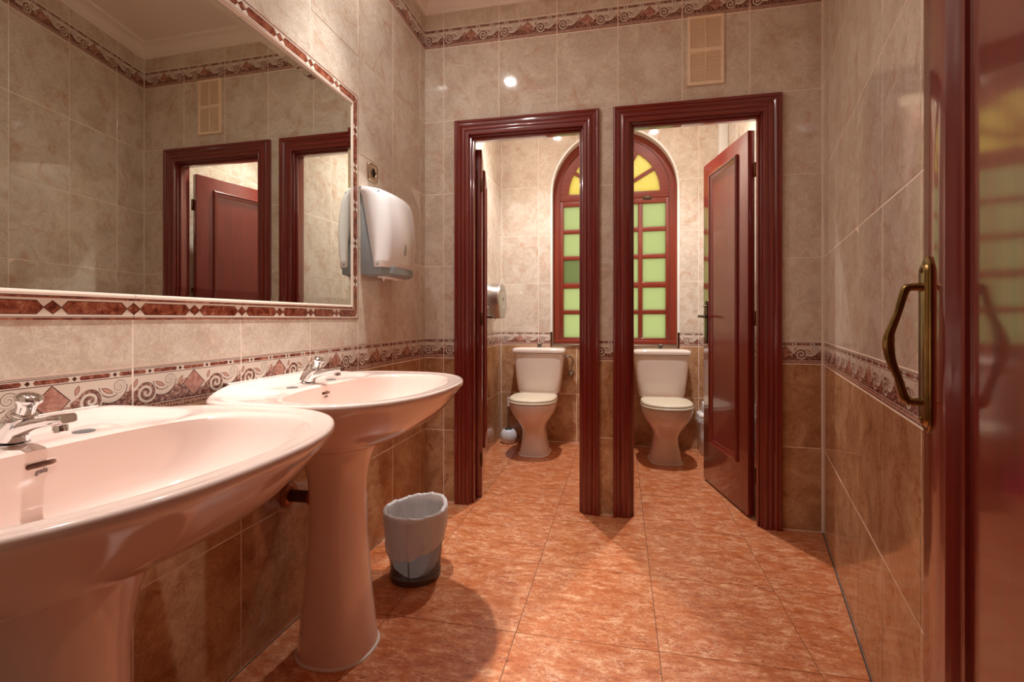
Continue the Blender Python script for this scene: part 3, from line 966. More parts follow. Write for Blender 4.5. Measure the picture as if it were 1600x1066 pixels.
# casements
COLS = [(-0.474, -0.291), (-0.257, -0.083), (-0.033, 0.141), (0.175, 0.358)]
RWS = [(1.965, 1.772), (1.737, 1.549), (1.514, 1.321), (1.276, 1.093), (1.058, 0.860)]
GREEN_GLASS, PLAIN_GLASS = (176, 190, 122), (112, 124, 74)      # one replaced pane is of another glass
for side, cols in ((0, COLS[:2]), (1, COLS[2:])):
    x0, x1 = (WXC - 0.447, WXC) if side == 0 else (WXC, WXC + 0.447)
    g = 0.0015
    cas = empty('casement', (0, 0, 0)); cas.parent = wroot; W(cas)
    P = lambda o: (setattr(o, 'parent', cas), o)[1]
    P(box('stile', (x0 + g, SY0, 0.842), (cols[0][0], SY1, WSPR - 0.054), M_WIN_WOOD['z'], None, 0.002))
    P(box('stile', (cols[1][1], SY0, 0.842), (x1 - g, SY1, WSPR - 0.054), M_WIN_WOOD['z'], None, 0.002))
    P(box('rail', (cols[0][0], SY0, 1.965), (cols[1][1], SY1, WSPR - 0.054), M_WIN_WOOD['x'], None, 0.002))
    P(box('rail', (cols[0][0], SY0, 0.842), (cols[1][1], SY1, 0.862), M_WIN_WOOD['x'], None, 0.002))
    P(box('glazing_bar', (cols[0][1], SY0 + 0.004, 0.862), (cols[1][0], SY1 - 0.004, 1.965), M_WIN_WOOD['z'], None, 0.003))
    for (zt, zb), (zt2, zb2) in zip(RWS, RWS[1:]):
        P(box('glazing_bar', (cols[0][0], SY0 + 0.005, zt2), (cols[1][1], SY1 - 0.005, zb), M_WIN_WOOD['x'], None, 0.003))
    for ri, (zt, zb) in enumerate(RWS):
        for ci, (a, b) in enumerate(cols):
            c = PLAIN_GLASS if (side == 0 and ci == 0 and ri == 2) else GREEN_GLASS
            e = 0.004
            o = pane([(a - e, zb - e), (b + e, zb - e), (b + e, zt + e), (a - e, zt + e)], srgb(*c))
            o.parent = cas; o.matrix_parent_inverse = Matrix()
for xx in (WXC - 0.24, WXC + 0.27):
    h = W(box('window_hinge', (xx - 0.034, SY0 - 0.003, WSPR - 0.068), (xx + 0.034, SY0 + 0.001, WSPR - 0.040), M_BRONZE, wroot, 0.001))
    k = box('hinge_knuckle', (xx - 0.03, SY0 - 0.008, WSPR - 0.058), (xx + 0.03, SY0 - 0.002, WSPR - 0.050), M_BRONZE, h, 0.002)

# white boxed-in pipe in the far corner of the right stall
tag(box('trim_4', (0.735, 3.90, 0), (XSR - 0.001, YS - 0.001, ZC), M_WHITE_PAINT, None, 0.003), 'white boxed-in pipe in the corner of the right stall', 'pipe casing', kind='structure')

# ------------------------------------------------------------------ ceiling lamps
def downlight(bulb, x, y, watts, col, label, group, angle=104.0, blend=1.0):
    root = empty('downlight', (x, y, ZC), 0, label, 'ceiling light', group)
    lathe('ring', [(0.046, 0.0), (0.046, -0.004), (0.042, -0.008), (0.034, -0.009), (0.032, -0.004), (0.032, 0.0)], M_CHROME, root, 32)
    lathe(bulb + '_lens_offscreen', [(0.0315, -0.003), (0.02, -0.0045), (0.0, -0.005)], M_LENS, root, 24)
    L = D.lights.new(bulb + '_bulb_offscreen', 'SPOT')
    L.energy = watts; L.color = col
    L.spot_size = math.radians(angle); L.spot_blend = blend
    L.shadow_soft_size = 0.022
    lo = D.objects.new(bulb + '_bulb_offscreen', L)
    link(lo, root)
    lo.location = (0, 0, -0.035)
    return root
downlight('inner_basin', -0.81, 1.58, MAIN_W, MAIN_COL, 'recessed ceiling spotlight above the washbasin nearer the stalls', 'ceiling spotlights', 54.0, 1.0)
downlight('entrance_basin', -0.80, 0.81, MAIN_W, MAIN_COL, 'recessed ceiling spotlight above the washbasin nearer the entrance', 'ceiling spotlights', 54.0, 1.0)
downlight('left_stall', -0.607, 3.25, STALL_W, STALL_COL, 'recessed ceiling spotlight in the left toilet stall', 'ceiling spotlights')
downlight('right_stall', 0.306, 3.21, STALL_W, STALL_COL, 'recessed ceiling spotlight in the right toilet stall', 'ceiling spotlights')

# ------------------------------------------------------------------ mirror with tile border
mroot = empty('wall_mirror', (XL, (MIR['y0'] + MIR['y1']) / 2, MIR['z0']), PI / 2, 'large wall mirror edged by brown lozenge border tiles, hung above the washbasins', 'mirror')
mL = MIR['y1'] - MIR['y0']; mH = MIR['z1'] - MIR['z0']
# local: x along the wall, y into the wall, z up from the lower border
fprof = [(0.0, 0.006), (0.0, -0.0005), (0.0015, -0.002), (0.044, -0.002), (0.0455, -0.0024), (0.048, -0.0055), (0.052, -0.0078), (0.0555, -0.0062), (0.0575, -0.002), (0.058, 0.008)]
def frame_tile(M, x0, x1, m0, m1):
    """piece from x0 to x1 along its own length; m0/m1: mitre the end"""
    rings = [[Vector((x0 + 0.0008 + (q if m0 else 0), y, q)) for q, y in fprof], [Vector((x1 - 0.0008 - (q if m1 else 0), y, q)) for q, y in fprof]]
    o = loft('frame_tile', rings, M_FRAME_TILE, mroot, True, True, angle=25)
    o.matrix_local = M
    return o
nT = 5
for k in range(nT):
    frame_tile(Matrix.Translation((-mL / 2 + k * TW, 0, 0)), 0, TW, k == 0, k == nT - 1)
    frame_tile(Matrix.Translation((mL / 2 - k * TW, 0, mH)) @ Matrix.Rotation(PI, 4, 'Y'), 0, TW, k == 0, k == nT - 1)
vl = mH / 3
for k in range(3):
    frame_tile(Matrix.Translation((mL / 2, 0, k * vl)) @ Matrix.Rotation(-PI / 2, 4, 'Y'), 0, vl, k == 0, k == 2)
    frame_tile(Matrix.Translation((-mL / 2, 0, mH - k * vl)) @ Matrix.Rotation(PI / 2, 4, 'Y'), 0, vl, k == 0, k == 2)
gx, gz0, gz1, bv = mL / 2 - 0.0565, 0.0565, mH - 0.0565, 0.026
tilt = math.radians(0.75)
GV = []
for (x, z, y) in ((-gx, gz0, 0.0016), (gx, gz0, 0.0016), (gx, gz1, 0.0016), (-gx, gz1, 0.0016), (-gx + bv, gz0 + bv, 0.0), (gx - bv, gz0 + bv, 0.0), (gx - bv, gz1 - bv, 0.0), (-gx + bv, gz1 - bv, 0.0)):
    GV.append((x, y + 0.0052 - x * math.tan(tilt), z))
GF = [(4, 5, 6, 7)] + [(k, (k + 1) % 4, 4 + (k + 1) % 4, 4 + k) for k in range(4)]
mesh('mirror_glass', GV, GF, M_MIRROR, mroot)

# ------------------------------------------------------------------ washbasins
SEG = 112
def basin_outer(z, s=1.0):
    return superell(0.285, 0.0, 0.300, 0.379, 2.35, z, SEG, axn=0.279, nn=4.5)
def basin_inner(z):
    return superell(0.350, 0.0, 0.185, 0.306, 2.25, z, SEG, axn=0.183, nn=3.0)
def lerp_ring(A, B, t, z):
    return [Vector((a.x + (b.x - a.x) * t, a.y + (b.y - a.y) * t, z)) for a, b in zip(A, B)]
def sstep(a, b, x):
    t = min(1, max(0, (x - a) / (b - a))); return t * t * (3 - 2 * t)
BOWL = [(0.06, 0.667), (0.10, 0.667), (0.20, 0.668), (0.34, 0.672), (0.48, 0.681), (0.60, 0.693), (0.71, 0.710), (0.80, 0.730), (0.87, 0.752), (0.925, 0.775), (0.96, 0.793), (0.985, 0.8045), (1.0, 0.8100)]
def bowl_t(t, wb):
    return t + wb * 0.88 * (1 - t) * min(1.0, max(0.0, (t - 0.24) / 0.40))
def washbasin(yc, label):
    root = empty('washbasin', (XL + 0.0005, yc, 0), 0, label, 'washbasin', 'pink pedestal washbasins under the mirror')
    rings = []
    I, O = basin_inner(0), basin_outer(0)
    C = [Vector((0.345, 0, 0))] * SEG
    for t, z in BOWL:
        rings.append([Vector((c.x + (q.x - c.x) * e, c.y + (q.y - c.y) * e, z)) for c, q in zip(C, I) for e in (bowl_t(t, max(0.0, (0.345 - q.x) / 0.18) ** 1.5),)])
    for t, z in ((0.05, 0.8130), (0.14, 0.8148), (0.30, 0.8150), (0.48, 0.8150), (0.64, 0.8155), (0.78, 0.8168), (0.88, 0.8178), (0.95, 0.8170), (0.985, 0.8140)):
        r = lerp_ring(I, O, t, z)
        for p in r:
            # raised ledge along the wall and a shallow soap dish each side of the tap
            p.z += 0.022 * (1 - sstep(0.015, 0.075, p.x)) * (1 - 0.75 * sstep(0.20, 0.34, abs(p.y)))
            d = ((p.x - 0.125) / 0.060) ** 2 + ((abs(p.y) - 0.225) / 0.085) ** 2
            p.z -= 0.010 * (1 - sstep(0.35, 1.0, d))
        rings.append(r)
    rings.append(lerp_ring(I, O, 0.998, 0.8105))
    rings.append(lerp_ring(I, O, 1.0, 0.8060))
    PT = superell(0.213, 0.0, 0.122, 0.132, 2.2, 0, SEG, axn=0.122, nn=2.2)
    for t, z in ((0.012, 0.8000), (0.04, 0.7900), (0.08, 0.7780), (0.14, 0.7600), (0.22, 0.7370), (0.30, 0.7170), (0.40, 0.6980), (0.52, 0.6800), (0.64, 0.6660), (0.76, 0.6550), (0.88, 0.6450), (1.0, 0.6320)):
        rings.append(lerp_ring(O, PT, t, z))
    basin = loft('basin', rings, M_BASIN, root, True, True, angle=80)
    # white sealant along the wall
    sp = []
    for k in range(29):
        y = -0.21 + 0.42 * k / 28
        sp.append((0.0035, y, 0.8150 + 0.022 * (1 - 0.75 * sstep(0.20, 0.34, abs(y))) - 0.001))
    tube('wall_sealant', sp, 0.0035, M_SEAL, root, 8)
    # pedestal
    prof = [(0.0, 0.116, 0.112), (0.02, 0.115, 0.110), (0.06, 0.111, 0.106), (0.14, 0.102, 0.098), (0.24, 0.093, 0.090), (0.34, 0.086, 0.083), (0.42, 0.082, 0.080), (0.48, 0.082, 0.081), (0.53, 0.086, 0.086), (0.57, 0.094, 0.095), (0.60, 0.104, 0.107), (0.62, 0.113, 0.119), (0.632, 0.120, 0.128), (0.640, 0.117, 0.125)]
    pr = [superell(0.213, 0, a, b, 2.3, z, 56) for z, a, b in prof]
    loft('pedestal', pr, M_BASIN, root, True, True, angle=80)
    sl = [superell(0.213, 0, 0.116 + q, 0.112 + q, 2.3, z, 56) for q, z in ((-0.004, 0.0005), (0.006, 0.0005), (0.0045, 0.004), (-0.004, 0.007))]
    loft('sealant_bead', sl, M_SEAL, root)
    # drain pipe to the wall
    wp = tube('drain_pipe', [(0.004, 0.045, 0.436), (0.16, 0.045, 0.436)], 0.020, M_PIPE, root, 24)
    lathe('wall_flange', [(0.041, 0), (0.041, 0.004), (0.036, 0.010), (0.025, 0.013), (0.021, 0.013)], M_FLANGE, wp, 32, M=axis_matrix((0.001, 0.045, 0.436), (1, 0, 0)))
    lathe('pipe_nut', [(0.0205, 0), (0.026, 0.001), (0.026, 0.022), (0.0205, 0.024)], M_FLANGE, wp, 8, M=axis_matrix((0.082, 0.045, 0.436), (1, 0, 0)))
    # waste
    lathe('waste_outlet', [(0.0, 0.0015), (0.014, 0.0015), (0.016, 0.003), (0.0225, 0.0028), (0.0235, 0.0005)], M_CHROME, root, 32, loc=(0.345, 0, 0.667))
    # overflow slot and maker's mark on the back of the bowl
    def back_pt(z):
        for (t0, z0), (t1, z1) in zip(BOWL, BOWL[1:]):
            if z0 <= z <= z1:
                t = t0 + (t1 - t0) * (z - z0) / (z1 - z0)
                e0, e1 = bowl_t(t0, 1.0), bowl_t(t1, 1.0)
                t = e0 + (e1 - e0) * (z - z0) / (z1 - z0)
                n = Vector((z1 - z0, 0, (e1 - e0) * 0.178)).normalized()
                return Vector((0.345 + (0.167 - 0.345) * t, 0, z)), n
    def surf_frame(z, off):
        p, n = back_pt(z)
        yv = Vector((0, 1, 0)); up = n.cross(yv)
        R = Matrix((yv, up, n)).transposed().to_4x4()
        return Matrix.Translation(p + n * off) @ R
    Ms = surf_frame(0.787, 0.0)
    hw, hh = 0.021, 0.0044
    out = [(hw - hh + hh * math.cos(a), hh * math.sin(a)) for a in [(-PI / 2 + PI * k / 10) for k in range(11)]] + [(-(hw - hh) - hh * math.cos(a), -hh * math.sin(a)) for a in [(-PI / 2 + PI * k / 10) for k in range(11)]]
    ringo = lambda s, d: [Ms @ Vector((x + math.copysign(s, x), y * (1 + s / hh), d)) for x, y in out]
    cut = loft('slot_cutter', [ringo(0.0, -0.045), ringo(0.0, 0.010)], M_BASIN, root, True, True, angle=30)
    bo = basin.modifiers.new('slot', 'BOOLEAN'); bo.operation = 'DIFFERENCE'; bo.solver = 'EXACT'; bo.object = cut
    bpy.context.view_layer.update()
    nm = D.meshes.new_from_object(basin.evaluated_get(bpy.context.evaluated_depsgraph_get()))
    basin.modifiers.clear(); basin.data = nm; nm.name = 'basin'; shade(nm, True, 50)
    D.objects.remove(cut, do_unlink=True)
    loft('overflow_rim', [ringo(0.0018, -0.004), ringo(0.0014, 0.0010), ringo(0.0003, 0.0016), ringo(0.0, 0.0008)], M_BASIN, root, angle=60)
    text_mesh('maker_mark', 'gala', 0.0115, M_INK, root, surf_frame(0.7765, 0.0011) @ Matrix.Translation((0, 0, 0)), 0.25)
    # blanking caps over the spare tap holes
    for s in (-1, 1):
        lathe('tap_hole_cap', [(0.0165, 0), (0.0165, 0.0016), (0.012, 0.0028), (0.0, 0.0034)], M_CAP, root, 28, loc=(0.122, s * 0.097, 0.8150))
    # push tap
    def rr(c, ax, ay, d, n=3.0, seg=24):
        """superellipse across direction d; ax along y, ay in the vertical plane"""
        d = Vector(d).normalized(); yv = Vector((0, 1, 0)); up = d.cross(yv); up = -up if up.z < 0 else up
        if abs(d.z) > 0.99: up = Vector((1, 0, 0))
        return [Vector(c) + yv * (ax * sgnpow(math.cos(2 * PI * k / seg), 2 / n)) + up * (ay * sgnpow(math.sin(2 * PI * k / seg), 2 / n)) for k in range(seg)]
    z0 = 0.8150
    tap = loft('tap_body', [rr((0.102, 0, z0), 0.0235, 0.027, (0, 0, 1), 2.2), rr((0.102, 0, z0 + 0.003), 0.0235, 0.027, (0, 0, 1), 2.2), rr((0.104, 0, z0 + 0.010), 0.0215, 0.025, (0.2, 0, 1), 2.2),
                            rr((0.113, 0, z0 + 0.025), 0.0195, 0.024, (0.45, 0, 1), 2.4), rr((0.124, 0, z0 + 0.040), 0.0185, 0.021, (0.5, 0, 1), 2.4), rr((0.131, 0, z0 + 0.051), 0.0175, 0.0185, (0.5, 0, 1), 2.2), rr((0.133, 0, z0 + 0.0535), 0.0150, 0.0155, (0.5, 0, 1), 2.2)], M_CHROME, root, True, True, angle=40)
    loft('spout', [rr((0.108, 0, z0 + 0.020), 0.0165, 0.015, (1, 0, 0.32), 3), rr((0.140, 0, z0 + 0.030), 0.0155, 0.0115, (1, 0, 0.28), 3.5), rr((0.170, 0, z0 + 0.0385), 0.0140, 0.0085, (1, 0, 0.22), 4), rr((0.197, 0, z0 + 0.0440), 0.0130, 0.0075, (1, 0, 0.17), 5),
                   rr((0.1975, 0, z0 + 0.0440), 0.0138, 0.0085, (1, 0, 0.14), 6), rr((0.222, 0, z0 + 0.0475), 0.0132, 0.0080, (1, 0, 0.12), 6), rr((0.226, 0, z0 + 0.0478), 0.0115, 0.0062, (1, 0, 0.12), 5)], M_CHROME, tap, True, True, angle=35)
    lathe('aerator', [(0.0085, 0.004), (0.0095, 0.003), (0.0100, -0.008), (0.0085, -0.0095), (0.0, -0.0095)], M_CHROME, tap, 24, M=axis_matrix((0.208, 0, z0 + 0.0350), (-0.1, 0, 1)))
    kd = Vector((0.42, 0, 1)).normalized(); kp = Vector((0.1325, 0, z0 + 0.050))
    lathe('push_button', [(0.0160, 0.0), (0.0165, 0.0025), (0.0150, 0.0040), (0.0125, 0.0050), (0.0125, 0.016), (0.0135, 0.0215), (0.0165, 0.0245), (0.0178, 0.0275), (0.0178, 0.0300), (0.0160, 0.0335), (0.0110, 0.0362), (0.0050, 0.0374), (0.0, 0.0376)], M_CHROME, tap, 36, M=axis_matrix(kp, kd), angle=50)
    return root
washbasin(0.598, 'pink pedestal washbasin with chrome push tap, beside the entrance')
washbasin(1.360, 'pink pedestal washbasin with chrome push tap, between the other washbasin and the stalls')

# ------------------------------------------------------------------ paper towel dispenser
def towel_dispenser():
    yc, w = 2.000, 0.298
    z0, z1 = 1.208, 1.578
    root = empty('towel_dispenser', (XL, yc, z0), 0, 'white plastic paper towel dispenser with grey sides on the wall by the mirror', 'dispenser')
    H = z1 - z0
    # profile of the cover front over height: (z, depth)
    P = [(0.030, 0.128), (0.06, 0.133), (0.12, 0.139), (0.18, 0.141), (0.24, 0.137), (0.30, 0.128), (0.330, 0.120), (0.350, 0.108), (0.362, 0.088), (0.368, 0.060), (0.370, 0.004)]
    rings = []
    hw = w / 2
    for z, d in P:
        ring = []
        back = 0.004 if z > 0.34 else 0.012 + (0.34 - z) / 0.34 * 0.062     # cover side narrows towards the bottom
        back = min(back, d * 0.9)
        r = min(0.045, max(0.002, (d - back) * 0.7))
        pts = [(back, -hw)]
        n = 7
        pts += [(d - r + r * math.sin(PI / 2 * k / n) - 0.010, -hw + r * (1 - math.cos(PI / 2 * k / n))) for k in range(n + 1)]
        m = 9
        y0_, y1_ = -hw + r, hw - r
        pts += [(d - 0.010 * ((2 * k / m - 1) ** 2), y0_ + (y1_ - y0_) * k / m) for k in range(1, m)]
        pts += [(d - r + r * math.cos(PI / 2 * k / n) - 0.010, hw - r + r * math.sin(PI / 2 * k / n)) for k in range(n + 1)]
        pts += [(back, hw)]
        rings.append([Vector((x, y, z)) for x, y in pts])
    cover = loft('cover', rings, M_DISP, root, False, False, angle=50, closed=False)
    sm = cover.modifiers.new('thickness', 'SOLIDIFY'); sm.thickness = 0.003; sm.offset = -1
    bm = bmesh.new()
    add_box(bm, (0.001, -hw + 0.004, 0.0), (0.098, hw - 0.004, H - 0.014), 0.006, 2)
    for v in bm.verts:
        if v.co.z > 0.2 and v.co.x > 0.05: v.co.x -= 0.012
    from_bm('housing', bm, M_DISP_G, root, smooth=True)
    # dark lower tray with the paper mouth
    tr = [[Vector((0.012 + 0.116 * x, y, z)) for x, y in ((0, -hw + 0.006), (0.75, -hw + 0.008), (1.0, -hw + 0.05), (1.05, 0), (1.0, hw - 0.05), (0.75, hw - 0.008), (0, hw - 0.006))] for z in (0.034, 0.020, 0.006)]
    tr.append([Vector((0.012 + 0.086 * x, y * 0.9, -0.004)) for x, y in ((0, -hw + 0.006), (0.75, -hw + 0.008), (1.0, -hw + 0.05), (1.05, 0), (1.0, hw - 0.05), (0.75, hw - 0.008), (0, hw - 0.006))])
    loft('tray', tr, M_DISP_G, root, True, True, angle=30)
    box('paper_towel', (0.048, -0.09, -0.010), (0.088, 0.09, 0.002), M_PAPER, root, 0.004)
    tn = [(0.070, -0.075, -0.006), (0.074, -0.079, -0.018), (0.070, -0.074, -0.026)]
    tube('torn_paper', tn, [0.008, 0.005, 0.002], M_PAPER, root, 8)
    # sight window (teardrop) and badge on the front face
    yy = -0.008
    ring0, ring1, ring2 = [], [], []
    for k in range(32):
        a = 2 * PI * k / 32
        wv = 0.0135 * (0.62 + 0.38 * math.sin(a))
        y = yy + wv * math.cos(a) * 1.25
        z = 0.118 + 0.042 * math.sin(a)
        d = 0.1385 if z > 0.09 else 0.136
        d += 0.003 * math.sin(PI * min(1, max(0, (z - 0.06) / 0.2))) - 0.010 * ((y / (hw - 0.045)) ** 2)
        c = Vector((d, yy, 0.118))
        ring0.append(Vector((d - 0.004, y, z))); ring1.append(Vector((d + 0.0015, y, z)))
        ring2.append(Vector((d + 0.0008, yy + (y - yy) * 0.86, 0.118 + (z - 0.118) * 0.93)))
    sw = loft('sight_window_rim', [ring0, ring1, ring2], M_DISP_D, root, angle=30)
    ring3 = [p - Vector((0.0002, 0, 0)) for p in ring2]
    v, f = loft_data([ring3, [Vector((p.x + 0.0007, yy + (p.y - yy) * 0.5, 0.118 + (p.z - 0.118) * 0.5)) for p in ring3]], False, True)
    mesh('sight_window', v, f, M_DISP_G, sw, smooth=True)
    bd = box('badge', (0.1275, yy - 0.016, 0.050), (0.1335, yy + 0.006, 0.0605), M_DISP_D, root, 0.001)
    for k in range(2):
        box('badge_mark', (0.1333, yy - 0.0135 + k * 0.010, 0.0528), (0.1339, yy - 0.0055 + k * 0.010, 0.0578), M_DISP, bd)
    lathe('lock', [(0.006, 0), (0.006, 0.002), (0.0, 0.0025)], M_DISP_G, root, 16, M=axis_matrix((0.082, -hw - 0.0005, 0.042), (0, -1, 0)))
towel_dispenser()

# ------------------------------------------------------------------ power socket
sk = empty('power_socket', (XL, 1.952, 1.664), PI / 2, 'champagne metal power socket on the tiles above the towel dispenser', 'socket')
def rrect(hw, hh, y, n=6, seg=32):
    return [Vector((p.x, y, p.y)) for p in superell(0, 0, hw, hh, n, 0, seg)]
loft('cover_plate', [rrect(0.0415, 0.0415, 0.0), rrect(0.0415, 0.0415, -0.006), rrect(0.039, 0.039, -0.010), rrect(0.032, 0.032, -0.011), rrect(0.0305, 0.0305, -0.009), rrect(0.0275, 0.0275, -0.0085), rrect(0.0200, 0.0200, -0.0085, 2)], M_NICKEL, sk, True, False, angle=30)
lathe('socket_ring', [(0.0215, 0.0), (0.0225, 0.002), (0.0205, 0.003), (0.0195, 0.0)], M_NICKEL, sk, 32, M=axis_matrix((0, -0.0085, 0), (0, -1, 0)))
lathe('socket_well', [(0.0200, 0.0002), (0.0196, -0.0070), (0.0, -0.0070)], M_SOCKET, sk, 32, M=axis_matrix((0, -0.0085, 0), (0, -1, 0)))
for s in (-1, 1):
    lathe('earth_clip', [(0.0022, 0), (0.0022, 0.002), (0.0, 0.0016)], M_CHROME, sk, 10, M=axis_matrix((0, -0.0030, s * 0.0155), (0, -1, 0)))

# ------------------------------------------------------------------ ventilation grille
vg = empty('vent_grille', (0.414, YB, 2.187), 0, 'ivory plastic double ventilation grille above the right stall doorway', 'vent')
VW, VH = 0.172, 0.344
bm = bmesh.new()
T = 0.010
b_ = VW / 2 - 0.014
for lo, hi in (((-VW / 2, -T, 0), (-b_, -0.0005, VH)), ((b_, -T, 0), (VW / 2, -0.0005, VH)), ((-b_, -T, 0), (b_, -0.0005, 0.014)),
               ((-b_, -T, VH - 0.014), (b_, -0.0005, VH)), ((-b_, -T, VH / 2 - 0.010), (b_, -0.0005, VH / 2 + 0.010))):
    add_box(bm, lo, hi)
from_bm('grille_frame', bm, M_VENT, vg)
box('grille_backing', (-VW / 2 + 0.01, -0.0022, 0.01), (VW / 2 - 0.01, -0.0008, VH - 0.01), M_VENT, vg)
bm = bmesh.new()
add_box(bm, (-VW / 2 + 0.013, -0.0008, -0.0034), (VW / 2 - 0.013, 0.0008, 0.0034))
bmesh.ops.transform(bm, matrix=Matrix.Rotation(math.radians(-24), 4, 'X'), verts=bm.verts)
first = from_bm('slat', bm, M_VENT, vg)
n_sl = 17
k = 0
for base in (0.014, VH / 2 + 0.010):
    for i in range(n_sl):
        o = first if k == 0 else first.copy()
        if k: link(o, vg)
        o.location = (0, -0.0058, base + (VH / 2 - 0.024) * (i + 0.5) / n_sl)
        k += 1
    box('grille_rib', (-0.002, -0.0095, base), (0.002, -0.003, base + VH / 2 - 0.024), M_VENT, vg)

# ------------------------------------------------------------------ waste basket with liner
BX, BY = -0.800, 1.795
B_H, B_R0, B_R1 = 0.258, 0.096, 0.118
bk = empty('waste_basket', (BX, BY, 0), 0, 'small round wire mesh waste basket on the floor under the wash area', 'waste basket')
lathe('mesh_wall', [(B_R0, 0.022), (B_R0 + (B_R1 - B_R0) * 0.5, 0.14), (B_R1, B_H)], M_WIRE, bk, 64, angle=80)
lathe('base_band', [(0.0, 0.004), (B_R0 - 0.004, 0.004), (B_R0 - 0.003, 0.0), (B_R0 + 0.001, 0.0), (B_R0 + 0.0035, 0.024), (B_R0 + 0.002, 0.025), (B_R0 - 0.002, 0.024), (B_R0 - 0.004, 0.008), (0.0, 0.008)], M_WIRE_RIM, bk, 64)
rim = [(B_R1 + 0.004 * math.cos(2 * PI * t / 10), B_H + 0.004 * math.sin(2 * PI * t / 10)) for t in range(11)]
lathe('rim', rim, M_WIRE_RIM, bk, 64)
tube('seam', [(B_R0 * 0.15 + 0.001, -B_R0 * 0.99 - 0.002, 0.024), (B_R1 * 0.15, -B_R1 * 0.99 - 0.001, B_H)], 0.0022, M_WIRE_RIM, bk, 8)
def basket_r(z):
    return B_R0 + (B_R1 - B_R0) * z / B_H
def make_liner(name, label, cx, cy, hem, seg=96):
    rings = []
    rnd = [random.uniform(0, 2 * PI) for _ in range(12)]
    def wr(a, k):
        return sum(math.sin(a * f + rnd[i] + k * (0.6 + 0.3 * i)) for i, f in enumerate((5, 9, 14, 23, 37))) / 4
    prof = []
    for s in range(9): prof.append(('out', s / 8))
    for s in range(1, 8): prof.append(('rim', s / 8))
    for s in range(9): prof.append(('in', s / 8))
    for ki, (kind, s) in enumerate(prof):
        ring = []
        for i in range(seg):
            a = 2 * PI * i / seg
            lift = 0.020 * max(0.0, math.cos(a - 1.0)) ** 2 + 0.0045 * wr(a, 0)     # puffed up on the far side
            zt = B_H + 0.006 + lift
            zh = hem(a) + 0.006 * wr(a, 3)
            if kind == 'out':
                z = zh + (zt - zh) * s
                r = basket_r(min(z, B_H)) + 0.0085 + 0.0050 * wr(a, ki * 0.55) * (0.3 + 0.7 * (1 - s))
            elif kind == 'rim':
                t = PI * s
                r = B_R1 + 0.0085 * math.cos(t)
                z = zt + 0.008 * math.sin(t)
            else:
                z = zt - (zt - 0.016) * s
                r = basket_r(max(0, min(z, B_H))) - 0.0085 + 0.004 * wr(a, ki * 0.35) * min(1, s * 3) - 0.004 * s - 0.03 * max(0, s - 0.85) / 0.15
            ring.append(Vector((r * math.cos(a), r * math.sin(a), z)))
        rings.append(ring)
    v, f = loft_data(rings, False, True)
    o = mesh(name, v, f, M_BAG, None, (cx, cy, 0), True, 180)
    return tag(o, label, 'bin liner')
make_liner('bin_liner', 'thin white plastic bag lining the wire mesh waste basket, folded over its rim', BX, BY, lambda a: 0.135 - 0.034 * math.cos(a - 4.1))

